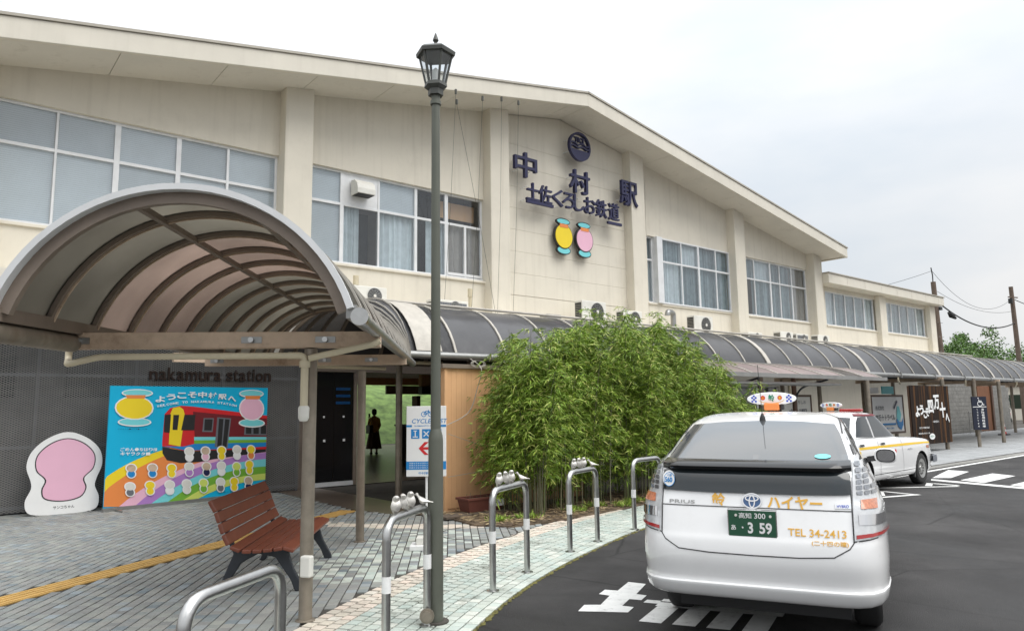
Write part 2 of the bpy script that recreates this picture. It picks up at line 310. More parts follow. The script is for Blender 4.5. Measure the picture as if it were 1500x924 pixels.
M['lens'] = mat('clear_lens', (.60,.61,.62), .12, metal=.25, var=.12, scale=30, coat=1)
M['lensd'] = mat('reflector_cell', (.33,.34,.36), .2, metal=.8, var=.3, scale=60)
M['red'] = mat('red_lens', (.36,.01,.01), .2, coat=1)
M['amber'] = mat('amber_lens', (.50,.17,.08), .25, var=.3, scale=60, coat=1)
M['chrome'] = mat('chrome', (.75,.75,.76), .1, metal=1, var=.02)
M['logo'] = mat('emblem_blue', (.01,.07,.20), .15, coat=1)
M['plate'] = mat('plate_green', (.018,.085,.045), .45, var=.03)
M['gold'] = mat('gold_lettering', (.72,.40,.06), .5, var=.03)
M['yellow'] = mat('yellow_paint', (.80,.52,.02), .4, var=.03)
M['blue'] = mat('blue_print', (.01,.22,.55), .5, var=.02)
M['cyan'] = mat('cyan_print', (.0,.42,.68), .45, var=.02)
M['deepblue'] = mat('deep_blue_print', (.012,.05,.42), .5)
M['redp'] = mat('red_print', (.60,.02,.025), .45, var=.02)
M['greenp'] = mat('green_print', (.0,.22,.11), .5)
M['pink'] = mat('pink_print', (.78,.45,.58), .5, var=.02)
M['yel'] = mat('yellow_print', (.82,.62,.02), .5, var=.02)
M['org'] = mat('orange_print', (.75,.24,.06), .5, var=.02)
M['purple'] = mat('purple_print', (.40,.20,.52), .5, var=.02)
M['aqua'] = mat('aqua_print', (.18,.62,.66), .5, var=.02)
M['lime'] = mat('lime_print', (.60,.70,.14), .5, var=.02)
M['grn'] = mat('leaf_green_print', (.17,.42,.04), .5, var=.02)
M['maroon'] = mat('maroon_print', (.16,.012,.018), .5, var=.02)
M['greyp'] = mat('grey_print', (.14,.15,.17), .5, var=.02)
M['letbrown'] = mat('rusty_lettering', (.035,.017,.010), .7, var=.2)
M['woodd'] = mat('dark_stained_board', (.016,.009,.006), .8, var=.35, scale=3, streak=.5, streak_c=(.26,.11,.03), spec=.2)
M['signdark'] = mat('sign_dark', (.012,.016,.035), .5, var=.03)
M['moss'] = mat('moss', (.12,.11,.03), .95, var=.6, scale=9, bump=1, bscale=60)
M['block'] = mat('concrete_block', (.24,.235,.22), .85, var=.15, rnd=.06, dirt=.2)
M['shutter'] = mat('brown_door', (.20,.085,.04), .6, var=.12, streak=.3, streak_c=(.12,.05,.02))
M['brownpost'] = mat('brown_post', (.10,.055,.035), .5, var=.15)
M['bird'] = mat('pewter_bird', (.60,.58,.54), .45, metal=.4, var=.18, scale=40)
M['tape'] = mat('white_tape', (.78,.78,.77), .5, var=.06, scale=30)
M['grass'] = mat('bank_grass', (.12,.19,.05), .9, var=.5, scale=1.6, bump=1, bscale=8, dirt=.6, dirt_scale=1.5, dirt_c=(.04,.09,.02))
M['bush'] = mat('bush_leaf', (.05,.12,.02), .8, var=.4, scale=3)
M['ceil'] = mat('hall_ceiling', (.65,.62,.56), .9)
M['lampg'] = glassmat('lantern_glass', (.90,.93,.95), .08, .35)
M['skin'] = mat('skin', (.45,.27,.19), .6)
M['hair'] = mat('hair', (.02,.015,.012), .6)
M['mustard'] = mat('mustard_knit', (.62,.34,.08), .9, var=.12, scale=20)
M['skirt'] = mat('dark_skirt', (.10,.065,.045), .9, var=.35, scale=25)
def blindmat():
    m = mat('slatted_blind', (.58,.59,.58), .6, var=.04, rnd=.13); N = m.node_tree.nodes; L = m.node_tree.links; b = N['Principled BSDF']
    geo = N.new('ShaderNodeNewGeometry'); s = N.new('ShaderNodeSeparateXYZ'); L.new(geo.outputs['Position'], s.inputs[0])
    a = N.new('ShaderNodeMath'); a.operation = 'MULTIPLY'; L.new(s.outputs['Z'], a.inputs[0]); a.inputs[1].default_value = 26
    f = N.new('ShaderNodeMath'); f.operation = 'FRACT'; L.new(a.outputs[0], f.inputs[0])
    bp = N.new('ShaderNodeBump'); bp.inputs['Strength'].default_value = .25; bp.inputs['Distance'].default_value = .01; L.new(f.outputs[0], bp.inputs['Height']); L.new(bp.outputs[0], b.inputs['Normal'])
    src = b.inputs['Base Color'].links[0].from_socket; lt = N.new('ShaderNodeMapRange'); L.new(f.outputs[0], lt.inputs[0]); lt.inputs[1].default_value = .0; lt.inputs[2].default_value = .3; lt.inputs[3].default_value = .62; lt.inputs[4].default_value = 1
    sc = N.new('ShaderNodeVectorMath'); sc.operation = 'SCALE'; L.new(src, sc.inputs[0]); L.new(lt.outputs[0], sc.inputs['Scale']); L.new(sc.outputs[0], b.inputs['Base Color'])
    return m
M['blind'] = blindmat()
def meshmat():   # expanded metal: diamond openings cut through as alpha
    m = mat('expanded_metal', (.25,.245,.235), .5, metal=.5, var=.1); N = m.node_tree.nodes; L = m.node_tree.links; b = N['Principled BSDF']
    geo = N.new('ShaderNodeNewGeometry'); s = N.new('ShaderNodeSeparateXYZ'); L.new(geo.outputs['Position'], s.inputs[0])
    def mt(op, a, bb=None):
        n = N.new('ShaderNodeMath'); n.operation = op
        for i, q in enumerate((a, bb)):
            if q is None: continue
            if isinstance(q, (int, float)): n.inputs[i].default_value = q
            else: L.new(q, n.inputs[i])
        return n.outputs[0]
    x = mt('MULTIPLY', s.outputs['X'], 1/.075); z = mt('MULTIPLY', s.outputs['Z'], 1/.038)
    p = mt('ABSOLUTE', mt('SUBTRACT', mt('FRACT', mt('ADD', x, z)), .5)); q = mt('ABSOLUTE', mt('SUBTRACT', mt('FRACT', mt('SUBTRACT', x, z)), .5))
    mxx = mt('MAXIMUM', p, q); hole = mt('LESS_THAN', mxx, .335)
    t = N.new('ShaderNodeBsdfTransparent'); xs = N.new('ShaderNodeMixShader'); L.new(hole, xs.inputs[0]); L.new(b.outputs[0], xs.inputs[1]); L.new(t.outputs[0], xs.inputs[2]); L.new(xs.outputs[0], N['Material Output'].inputs[0])
    return m
M['mesh'] = meshmat()
CARX, CARY, CARH = 5.27, 3.26, 64.0
TXX, TXY, TXH = 13.12, 6.95, 88.0
VANP = (63.5, 19.2, 0)
# ------------------------------------------------------------------ ground, road, paving
def struct(o): o['kind'] = 'structure'; return o
KERB = catmull([(-1.2,.2,0),(.5,2.1,0),(1.8,3.35,0),(3.22,4.44,0),(4.52,5.26,0),(6.17,6.02,0),(8,6.65,0),(11,7.25,0),(17.5,7.55,0),(30,7.7,0),(60,7.75,0),(140,7.8,0)], 12)
def kerb_info(x, y):
    best = None
    for a, b in zip(KERB[:-1], KERB[1:]):
        if a.x > x+4 and best: break
        d = b-a; t = max(0, min(1, ((x-a.x)*d.x+(y-a.y)*d.y)/(d.x*d.x+d.y*d.y))); q = a+d*t
        dd = math.hypot(x-q.x, y-q.y); s = 1 if (d.x*(y-a.y)-d.y*(x-a.x)) > 0 else -1
        if best is None or dd < abs(best): best = dd*s
    return best
g = MB(); g.bb(-600, 900, -500, 1300, -1.2, -.06); struct(g.build('ground', M['soil']))
g = MB(); g.add([(-150, -150, -.02), (160, -150, -.02), (160, 40, -.02), (-150, 40, -.02)], [(0, 1, 2, 3)]); struct(g.build('road', M['asphalt'], fixn=False))
def flatstrip(P, w0, w1, z, zb=None):
    rows = []
    for i, p in enumerate(P):
        d = (P[min(i+1, len(P)-1)]-P[max(i-1, 0)]).normalized(); n = Vector((-d.y, d.x, 0))
        rows.append([(p+n*w0+Vector((0, 0, z))), (p+n*w1+Vector((0, 0, z)))])
    return rows
pv = bpy.data.objects.new('pavement', None); col.objects.link(pv); struct(pv)
m_ = MB(); m_.add([(p.x, p.y, -.012) for p in KERB]+[(140, 40, -.012), (-40, 40, -.012), (-40, .2, -.012)], [tuple(range(len(KERB)+3))])
me_ob = m_.build('mortar_bed', M['grout'], pv, fixn=False)
# edge strip of the paving (10 mm step down to the asphalt)
mm = MB(); rr_ = random.Random(8)
for i, p in enumerate(KERB[:80]):
    for k in range(7):
        q = p.lerp(KERB[i+1], k/7); d = (KERB[i+1]-p).normalized(); n = Vector((-d.y, d.x, 0)); s = rr_.uniform(.008, .03); q = q-n*rr_.uniform(-.012, .022)
        if rr_.random() < .75: mm.add([q+d*s*2+Vector((0,0,-.014)), q+n*s+Vector((0,0,-.004)), q-d*s*2+Vector((0,0,-.014)), q-n*s+Vector((0,0,-.018))], [(0,1,2,3)])
mo_ = mm.build('kerb_moss', M['moss'], fixn=False); mo_['kind'] = 'stuff'
m_ = MB(); m_.grid([[p+Vector((0, 0, -.012)), p+Vector((0, 0, -.03))] for p in KERB]); m_.build('edge', M['tilec'], pv)
BEDP = [(6.05,8.25),(6.35,7.78),(7.2,7.75),(8.2,7.85),(9.5,8.05),(11.5,8.2),(13.9,8.3),(14.1,9.45),(6.2,9.45)]
HALLP = [(5.70,14.7),(5.62,12.6),(5.60,11.1),(5.75,10.2),(6.1,9.6),(6.35,9.2),(6.6,9.5),(6.6,14.7)]
def inside(P, x, y):
    c = False; j = len(P)-1
    for i in range(len(P)):
        if (P[i][1] > y) != (P[j][1] > y) and x < (P[j][0]-P[i][0])*(y-P[i][1])/(P[j][1]-P[i][1])+P[i][0]: c = not c
        j = i
    return c
TA, TB = Vector((-1.6, 6.45, 0)), Vector((5.55, 10.98, 0)); TD = (TB-TA).normalized(); TN = Vector((-TD.y, TD.x, 0))
def in_tact(x, y):
    v = Vector((x, y, 0))-TA; s = v.dot(TD); return -.02 < s < (TB-TA).length+.02 and abs(v.dot(TN)) < .18
tiles = []     # (x, y, rot, sx, sy, matkey)
AZ = R(34.5); ax = Vector((math.sin(AZ), math.cos(AZ), 0)); rt = Vector((math.cos(AZ), -math.sin(AZ), 0))
CREAM = catmull([(4.35,10.35,0),(5.0,9.3,0),(5.5,8.75,0),(6.0,8.25,0)], 5)
rnd = random.Random(3)
def cream_zone(x, y): return min(math.hypot(x-p.x, y-p.y) for p in CREAM) < .17
for i in range(-120, 75):
    ph = rnd.random()*.1
    for j in range(-60, 160):
        p = rt*(i*.1+.3)+ax*(j*.1+ph); x, y = p.x, p.y
        if not (-3.0 < x < 9.3 and 3.0 < y < 14.5): continue
        if y > 9.5 and x > 6: continue
        if math.atan2(x, y) < R(-2) or math.hypot(x, y) < 3.6: continue
        if in_tact(x, y) or inside(BEDP, x, y) or inside(HALLP, x, y): continue
        k = kerb_info(x, y)
        if k < 1.33: continue
        green = (math.hypot(x-3.9, y-7.0) < .9 or math.hypot(x-5.0, y-7.9) < .7) and rnd.random() < .55
        tiles.append((x, y, math.atan2(ax.y, ax.x), .096, .088, 'tilec' if cream_zone(x, y) else ('tileg' if green else 'tile')))
# curved courses along the kerb
cum = [0]
for a, b in zip(KERB[:-1], KERB[1:]): cum.append(cum[-1]+(b-a).length)
def kerb_at(s):
    for i in range(len(cum)-1):
        if cum[i+1] >= s:
            t = (s-cum[i])/(cum[i+1]-cum[i]); p = KERB[i].lerp(KERB[i+1], t); d = (KERB[i+1]-KERB[i]).normalized(); return p, d
for c in range(13):
    s = 1.0+rnd.random()*.1; off = .05+c*.1
    while s < 19:
        p, d = kerb_at(s); n = Vector((-d.y, d.x, 0)); q = p+n*off
        s += .1*(1+off*.12)
        if inside(BEDP, q.x, q.y) or math.hypot(q.x, q.y) < 2.5: continue
        tiles.append((q.x, q.y, math.atan2(d.y, d.x), .094, .088, 'tilec' if c >= 10 else 'tileg'))
def seen(x, y):
    v = Vector((x, y, -CAM_H)); a, b, c = v.dot(cr), v.dot(cu), v.dot(fw)
    return c > 0 and abs(a/c) < 750/CAM_F and abs(b/c) < 462/CAM_F
tiles.sort(key=lambda t: t[0]**2+t[1]**2)
vis = [t for t in tiles if seen(t[0], t[1])]; near = set(map(id, vis[:300]))
TV = [(-.5,-.5),(.5,-.5),(.5,.5),(-.5,.5)]
def tile_geo(mb, x, y, r, a, b, z, bev=.004):
    ca, sa = math.cos(r), math.sin(r); vs = []
    for ia, zz in ((0, -.012), (0, z-bev*.6), (bev, z)):
        for u, v in TV:
            px = u*(a-2*ia); py = v*(b-2*ia); vs.append((x+px*ca-py*sa, y+px*sa+py*ca, zz))
    fs = [(8, 9, 10, 11)]
    for i in range(4): j = (i+1) % 4; fs += [(i, j, 4+j, 4+i), (4+i, 4+j, 8+j, 8+i)]
    mb.add(vs, fs)
tmesh = {}
for k in ('tile', 'tileg', 'tilec'):
    for a in (.096, .094):
        mb = MB(); tile_geo(mb, 0, 0, 0, a, .088, 0); me = mb.mesh('paving_tile'); me.materials.append(M[k]); tmesh[k, a] = me
rest = {'tile': MB(), 'tileg': MB(), 'tilec': MB()}
for t in tiles:
    if id(t) in near:
        o = link('paving_tile', tmesh[t[5], t[3]], pv); o.location = (t[0], t[1], rnd.uniform(-.0012, .0012)); o.rotation_euler = (0, 0, t[2]+rnd.uniform(-.01, .01))
    else: tile_geo(rest[t[5]], t[0], t[1], t[2]+rnd.uniform(-.012, .012), t[3], t[4], rnd.uniform(-.0015, .0015))
for k, mb in rest.items(): mb.build('paving_tiles', M[k], pv, kind='stuff', fixn=False)
# tactile strip: 0.3 m plates with raised bars
mb = MB(); mb.box((0, 0, -.004), (.296, .296, .012))
for k in range(4): mb.box((0, -.108+k*.072, .0035), (.285, .034, .007))
tm = mb.mesh('tactile_tile'); tm.materials.append(M['tact'])
for k in range(int((TB-TA).length/.3)):
    o = link('tactile_tile', tm, pv); o.location = TA+TD*(.15+k*.3); o.rotation_euler = (0, 0, math.atan2(TD.y, TD.x))
mb = MB(); mb.grid([[(5.75+r_*math.cos(a), 7.75+r_*math.sin(a), .0035) for r_ in (.50, .52)] for a in [2*math.pi*i/48 for i in range(49)]]); mb.build('inlay_ring', M['grout'], pv, fixn=False)
# hall apron and floor: brown tiles; the apron also paints in the canopy shade
mb = MB(); mb.add([(x, y, .0) for x, y in HALLP], [tuple(range(len(HALLP)))]); mb.build('shaded_apron', M['brownfloor'], pv, fixn=False)
mb = MB(); mb.add([(6.6, 9.5, .002), (30, 9.5, .002), (30, 34, .002), (6.6, 34, .002)], [(0, 1, 2, 3)]); 
# grey slabs under the long canopy to the right (nearest rows of slabs as objects, the rest one mesh)
sl = MB(); nslab = []
for i in range(0, 110):
    for j in range(0, 17):
        x = 14.3+i*.45+(.22 if j % 2 else 0); y = 7.95+j*.4
        if y < 14.6: nslab.append((x, y))
slm = MB(); slm.box((0, 0, -.004), (.442, .392, .012)); slm = slm.mesh('paving_slab'); slm.materials.append(M['paver'])
vs = [s for s in nslab if seen(*s) and s[0] > 20][:220]; vset = set(vs)
for s in nslab:
    if s in vset:
        o = link('paving_slab', slm, pv); o.location = (s[0], s[1], rnd.uniform(-.001, .001))
    else: sl.box((s[0], s[1], -.004+rnd.uniform(-.001, .001)), (.442, .392, .012))
sl.build('paving_slabs', M['paver'], pv, kind='stuff', fixn=False)
mb = MB(); 
for k in range(60): mb.bb(9.6+k, 10.595+k, 7.36, 7.60, -.012, .006)
mb.build('kerb_stones', M['block'], pv, kind='stuff')
mb = MB(); mb.bb(9.3, 14.3, 8.0, 9.7, -.012, -.004)
# soil bed with litter
bed = struct(MB().prism([(x, y, -.01) for x, y in BEDP], (0, 0, 0), (0, 0, .03)).build('soil_bed', M['soil']))
mb = MB()
for k in range(5200):
    x = rnd.uniform(6.0, 14.1); y = rnd.uniform(7.7, 9.5)
    if not inside(BEDP, x, y): continue
    a = rnd.uniform(0, 6.28); l = rnd.uniform(.03, .08); wd = rnd.uniform(.006, .013); z = .025+rnd.uniform(0, .04); t = rnd.uniform(-.4, .4)
    d = Vector((math.cos(a), math.sin(a), t*.5)); n = Vector((-math.sin(a), math.cos(a), rnd.uniform(-.5, .5))); c = Vector((x, y, z))
    mb.add([c-d*l, c+n*wd, c+d*l, c-n*wd], [(0, 1, 2, 3)])
lt = mb.build('leaf_litter', M['litter'], fixn=False); lt['kind'] = 'stuff'
# road markings
rm = bpy.data.objects.new('road_markings', None); col.objects.link(rm); struct(rm)
def mark(P, name='painted_stroke'):
    mb = MB(); mb.add([(x, y, -.016) for x, y in P], [tuple(range(len(P)))]); return mb.build(name, M['paint'], rm)
GL1 = [(4.2,4.33),(4.37,4.43),(4.47,4.34),(4.74,4.49),(4.71,4.59),(4.86,4.66),(4.92,4.56),(5.23,4.71),(5.29,4.55),(4.95,4.37),(4.98,4.28),(4.83,4.21),(4.78,4.3),(4.58,4.2),(4.62,4.11),(4.47,4.04)]
mark(GL1, 'painted_character')
GL2 = [(4.29,3.69),(4.63,3.83),(4.66,3.86),(4.60,3.89),(4.31,3.765),(4.31,3.92),(4.72,4.06),(4.76,4.12),(4.91,4.18),(4.86,4.0),(5.38,4.2),(5.49,3.65),(5.21,3.51),(5.19,3.4),(5.04,3.33),(4.96,3.28),(4.52,3.12),(4.42,3.3)]
def quadline(a, b, w): 
    a = Vector((*a, 0)); b = Vector((*b, 0)); d = (b-a).normalized(); n = Vector((-d.y, d.x, 0))*w/2
    mark([(p.x, p.y) for p in (a-n, b-n, b+n, a+n)])
# second character: a comb of strokes hanging from two long bars, partly under the car
d1 = Vector((.985, -.17, 0)); d1 = (Vector((5.19, 3.40, 0))-Vector((4.86, 4.0, 0))).normalized(); d2 = (Vector((4.86, 4.0, 0))-Vector((4.36, 3.80, 0))).normalized()
o0 = Vector((4.88, 4.06, 0))
def stroke(a0, a1, b0, b1):
    P = [o0+d1*a0+d2*b0, o0+d1*a1+d2*b0, o0+d1*a1+d2*b1, o0+d1*a0+d2*b1]; mark([(p.x, p.y) for p in P], 'painted_character_stroke')
stroke(.0, .98, -.11, .02); stroke(.0, .98, .05, .13); stroke(.10, .92, .17, .40)
for k in range(4): stroke(.02+k*.25, .19+k*.25, -.58, -.112)
stroke(-.12, 0, -.04, .06)
quadline((14.3,6.60),(15.75,5.55),.10); quadline((15.45,5.98),(16.0,6.16),.12); quadline((15.9,5.60),(15.98,6.1),.12); quadline((13.0,5.85),(13.9,5.55),.10); quadline((13.3,5.92),(13.95,6.24),.09); quadline((13.85,5.6),(13.95,6.2),.09)
for P in ([(17.13,6.54),(19.38,7.02),(19.22,6.52),(17.39,6.26)], [(17.01,5.95),(19.07,5.99),(18.73,5.45),(16.75,5.43)], [(16.63,4.94),(18.2,4.93),(18.0,4.42),(16.39,4.44)], [(16.3,3.95),(18,3.95),(17.8,3.45),(16.1,3.45)]): mark(P, 'zebra_stripe')
mark([(16.89,6.47),(16.1,3.6),(15.8,3.6),(16.56,6.35)])
mark([(9.8, 7.05), (17.5, 7.26), (30, 7.42), (60, 7.46), (60, 7.34), (30, 7.29), (17.5, 7.13), (9.8, 6.92)], 'edge_line')
# grass bank behind the station, seen through the hall
rows = []
for i in range(22):
    rows.append([(6+j*1.6, 31+i*1.1, -.05+.55*i*(1-.02*i)+.35*math.sin(j*1.3+i*.7)*min(1, i*.3)) for j in range(26)])
gb = struct(MB().grid(rows).build('grass_bank', M['grass'], smooth=True, fixn=False))
# ------------------------------------------------------------------ station building
WN = 14.6
B = thing('station_building', 'long cream two-storey station building with wide low gabled roof', 'building', (0, WN, 0))
PIL = [0.0, 5.58, 11.08, 16.58, 22.08, 27.6]
PW = .63
def soff(u): return 9.95-(.180*(13.9-u) if u < 13.9 else .168*(u-13.9))
def wallpoly(mb, u0, u1, zb, d=.3):
    us = [u0]+([13.9] if u0 < 13.9 < u1 else [])+[u1]
    P = [(u0, WN, zb), (u1, WN, zb)]+[(u, WN, soff(u)+.12) for u in us[::-1]]
    mb.prism(P, (0, 0, 0), (0, d, 0))
SILL, TOP = 4.88, 7.05
wb = MB()
wins = [(-2.8, 0.0, SILL, TOP), (0.63, 5.58, SILL, TOP), (6.21, 11.08, SILL, TOP), (17.62, 22.08, SILL, TOP), (23.2, 27.6, SILL, TOP)]
for u0, u1, a, b in wins:
    MB().bb(u0-.02, u1+.02, WN, WN+.3, 3.75, SILL).build('wall', M['cream'], B); q = MB(); wallpoly(q, u0-.02, u1+.02, TOP); q.build('wall', M['cream'], B)
for a, b in ((17.21, 17.61), (22.71, 23.19)): q = MB(); wallpoly(q, a, b, 3.75); q.build('wall', M['cream'], B)
# centre bay: horizontal wall panels with open joints
zs = [3.75, 4.62, 5.22, 5.82, 6.42, 7.02, 7.62, 8.22, 8.82, 99]
mb = MB(); wallpoly(mb, 11.71, 16.58, 3.75); ob = mb.build('wall', M['cream'], B); 
for v in ob.data.vertices: v.co.y += .03
for a, b in zip(zs[:-1], zs[1:]):
    mb = MB(); a2 = a+.002; us = [11.711, 13.9, 16.579]
    if b < 90: mb.bb(11.711, 16.579, WN, WN+.025, a2, b-(.012 if b < 5 else .002))
    else:
        P = [(11.711, WN, a2), (16.579, WN, a2)]+[(u, WN, soff(u)+.02) for u in us[::-1]]; mb.prism(P, (0, 0, 0), (0, .025, 0))
    mb.build('wall_panel', M['cream'], B, bevel=.003, seg=1)
for u in PIL:
    mb = MB(); n0 = WN-.32; P = [(u, n0, 3.6), (u+PW, n0, 3.6), (u+PW, n0, soff(u+PW)+.05), (u, n0, soff(u)+.05)]
    mb.prism(P, (0, 0, 0), (0, .55, 0)); mb.build('pilaster', M['cream'], B, bevel=.02)
# roof: slab, soffit boards, fascia, coping
RN0, RU0, RU1, RNB = 13.42, -3.2, 28.72, 30.0
rf = MB()
def slope(mb, u0, u1, n0, n1, dz0, dz1):
    mb.prism([(u0, n0, soff(u0)+dz0), (u1, n0, soff(u1)+dz0), (u1, n0, soff(u1)+dz1), (u0, n0, soff(u0)+dz1)], (0, 0, 0), (0, n1-n0, 0))
slope(rf, RU0, 13.9, RN0+.1, RNB, .06, .46); slope(rf, 13.9, RU1-.02, RN0+.1, RNB, .06, .46)
roof = rf.build('roof', M['coping'], B)
for u0, u1 in ((RU0, 13.9), (13.9, RU1)):
    f = MB(); slope(f, u0, u1, RN0, RN0+.1, 0.02, .40); f.build('fascia', M['creamf'], roof, bevel=.012)
    f = MB(); slope(f, u0, u1+.02, RN0-.03, RN0+.12, .405, .455); f.build('coping_strip', M['coping'], roof)
f = MB(); f.prism([(RU1-.1, RN0+.1, soff(RU1)+.03), (RU1, RN0+.1, soff(RU1)+.03), (RU1, RN0+.1, soff(RU1)+.40), (RU1-.1, RN0+.1, soff(RU1)+.40)], (0, 0, 0), (0, RNB-RN0-.1, 0)); f.build('fascia', M['creamf'], roof)
u = RU0
edges = []
while u < RU1-.2:
    nu = min(u+1.83, 13.9 if u < 13.9 else RU1-.1); edges.append((u, nu)); u = nu
for a, b in edges:
    mb = MB(); slope(mb, a+.006, b-.006, RN0+.10, WN+.31, 0.035, .06); mb.build('soffit_board', M['soffit'], roof)
for a, b in edges[-1:]:
    mb = MB(); slope(mb, 28.24, 28.61, WN+.32, 24, 0.035, .06); mb.build('soffit_board', M['soffit'], roof)
for q in ((28.0, 28.2, WN+.3, 29.6, 3.6, soff(28.2)+.05), (-3.0, -2.8, WN+.3, 29.6, 0, 7), (-3, 28.2, 29.6, 29.8, 3.1, 7.4)): MB().bb(*q).build('side_wall', M['cream'], B)
# dark backing of the upper rooms
rb = MB(); rb.bb(-2.8, 28.0, WN+1.2, WN+1.3, 3.6, 7.3); rb.bb(-2.8, 28.0, WN+.3, WN+1.2, 4.5, 4.6); rb.bb(-2.8, 28, WN+.3, WN+1.2, 7.2, 7.3); rb.build('room_wall', M['curtainb'], B)
def window(u0, u1, z0, z1, mull, trans, cells, frame_t=.05, n=WN+.12, fill=None, par=None, thick=None):
    far = u0 > 15
    """a window: outer frame with mullions (list of u) and one transom height; cells = fill per column (top, bottom)"""
    mb = MB(); d0, d1 = n-.04, n+.04
    mb.bb(u0, u1, d0-.03, d1, z0, z0+frame_t); mb.bb(u0, u1, d0, d1, z1-frame_t, z1)
    mb.bb(u0, u0+frame_t, d0, d1, z0+frame_t, z1-frame_t); mb.bb(u1-frame_t, u1, d0, d1, z0+frame_t, z1-frame_t)
    for u, wd in mull: mb.bb(u-wd/2, u+wd/2, d0+.004, d1-.004, z0+frame_t, z1-frame_t)
    if trans: mb.bb(u0+frame_t, u1-frame_t, d0+.008, d1-.008, trans-.03, trans+.03)
    fr = mb.build('window', M['alu'], par or B, bevel=.004, seg=1)
    sb = MB(); sb.bb(u0-.05, u1+.05, WN-.05, WN+.2, z0-.06, z0-.005); sb.build('sill', M['creamf'], fr, bevel=.005, seg=1)
    us = [u0]+[m[0] for m in mull]+[u1]
    for i, (a, b) in enumerate(zip(us[:-1], us[1:])):
        for k, (za, zb) in enumerate(((z0, trans), (trans, z1)) if trans else ((z0, z1),)):
            gl = MB(); gl.bb(a+.03, b-.03, n-.003, n+.003, za+.03, zb-.03); gl.build('pane', M['glass'], fr)
            c = cells[i]; c = c[k] if isinstance(c, (list, tuple)) else c
            if c == 'b': q = MB(); q.bb(a+.01, b-.01, n+.03, n+.04, za, zb-.05*k); q.build('blind', M['blind'], fr)
            elif c in ('c', 'C', 'h', 'H'):
                q = MB(); x0, x1 = a, b
                if c == 'h': x0, x1 = a, a+(b-a)*.5
                if c == 'H': x0, x1 = a+(b-a)*.4, b
                nn = 30; q.grid([[(x0+(x1-x0)*t/nn, n+.10+.03*math.sin(t*1.35+i*2)+.012*math.sin(t*3.1), z) for t in range(nn+1)] for z in (za, zb)])
                q.build('curtain', M['curtainb' if c == 'C' else ('curtaint' if far and (i+k*3) % 4 else 'curtain')], fr, smooth=True, fixn=False)
            elif c == 'w': q = MB(); q.bb(a+.02, b-.02, n-.02, n-.006, za+.02, zb-.02); q.build('blank_panel', M['alu'], fr)
            elif c == 'o': q = MB(); q.bb(a+.02, b-.02, n+.3, n+.32, zb-.55, zb-.12); q.build('shelf_boards', M['orange'], fr)
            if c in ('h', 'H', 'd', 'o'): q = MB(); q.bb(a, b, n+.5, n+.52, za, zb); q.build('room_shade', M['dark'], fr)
    return fr
window(-2.8, 0.0, SILL, TOP, [(-1.4, .04)], 6.29, ['b', 'b'])
window(.63, 5.58, SILL, TOP, [(1.55, .04), (2.52, .10), (3.6, .09), (4.55, .05)], 6.29, ['b', 'b', 'b', 'b', 'b'])
window(6.21, 11.08, SILL, TOP, [(7.1, .09), (8.04, .05), (9.06, .08), (9.96, .10)], 6.27, ['b', ('h', 'w'), ('c', 'b'), ('H', 'd'), ('C', 'o')])
mb = MB(); mb.bb(10.5, 10.56, WN+.07, WN+.15, SILL+.05, 6.24); mb.bb(9.99, 11.03, WN+.065, WN+.14, 4.95, 5.02); mb.build('window_stile', M['alu'], B)
window(17.62, 17.98, SILL, TOP, [], 6.29, [('c', 'c')])
mb = MB(); mb.bb(17.98, 18.25, WN-.12, WN+.25, SILL, TOP); mb.build('window_jamb', M['alu'], B)
window(18.25, 22.08, SILL, TOP, [(19.33, .05), (20.27, .09), (21.26, .05)], 6.27, ['c', 'c', 'c', 'c'], n=WN-.0)
window(23.2, 27.6, SILL, TOP, [(23.85, .05), (24.95, .09), (25.62, .05), (26.5, .06)], 6.27, [('d', 'c'), 'c', ('c', 'c'), ('c', 'c'), ('C', 'C')])
# ventilation hood in the second window
vh = MB()
vh.mi = 0
prof = [(0, 0), (-.34, 0), (-.34, .12), (-.30, .24), (-.18, .34), (0, .36)]
vh.prism([(7.30, WN+.06+a, 6.50+b) for a, b in prof], (0, 0, 0), (.46, 0, 0)); vh_o = vh.build('ventilation_hood', M['offwhite'], B, bevel=.01)
mb = MB(); mb.bb(7.33, 7.73, WN-.26, WN+.03, 6.488, 6.496); mb.build('hood_grille', M['matblack'], vh_o)
# plaster crack lines / joints on the wing etc. : wing
WB = thing('station_wing', 'lower cream wing with two ribbon windows beyond the gabled station', 'building', (34, WN, 0))
mb = MB()
for a, b in ((28.2, 28.95), (33.7, 34.45), (39.25, 39.9)): mb.bb(a, b, WN, WN+.3, 3.6, 6.6)
for a, b in ((28.95, 33.7), (34.45, 39.25)): mb.bb(a, b, WN, WN+.3, 3.6, SILL); mb.bb(a, b, WN, WN+.3, 6.34, 6.6)
mb.bb(39.7, 39.9, WN+.3, 24, 3.6, 6.6); mb.build('wall', M['cream'], WB)
for a in (33.55, 39.2): MB().bb(a, a+.65, WN-.22, WN+.02, 3.6, 6.5).build('pilaster', M['cream'], WB, bevel=.02)
f = MB(); f.bb(28.22, 40.1, 14.02, 24, 6.5, 6.9); r2 = f.build('roof', M['creamf'], WB, bevel=.015)
MB().bb(28.2, 40.13, 13.98, 24, 6.905, 6.95).build('coping_strip', M['coping'], r2)
for s in range(1, 8): MB().bb(28.2+s*1.6, 28.208+s*1.6, 14.012, 14.019, 6.51, 6.895).build('fascia_joint', M['soffit'], r2)
window(28.97, 33.53, SILL, 6.34, [(29.9, .06), (30.85, .06), (31.7, .06), (32.6, .06)], None, ['c']*5, par=WB)
window(34.47, 39.18, SILL, 6.34, [(35.4, .06), (36.3, .06), (37.25, .06), (38.2, .06)], None, ['c']*5, par=WB)
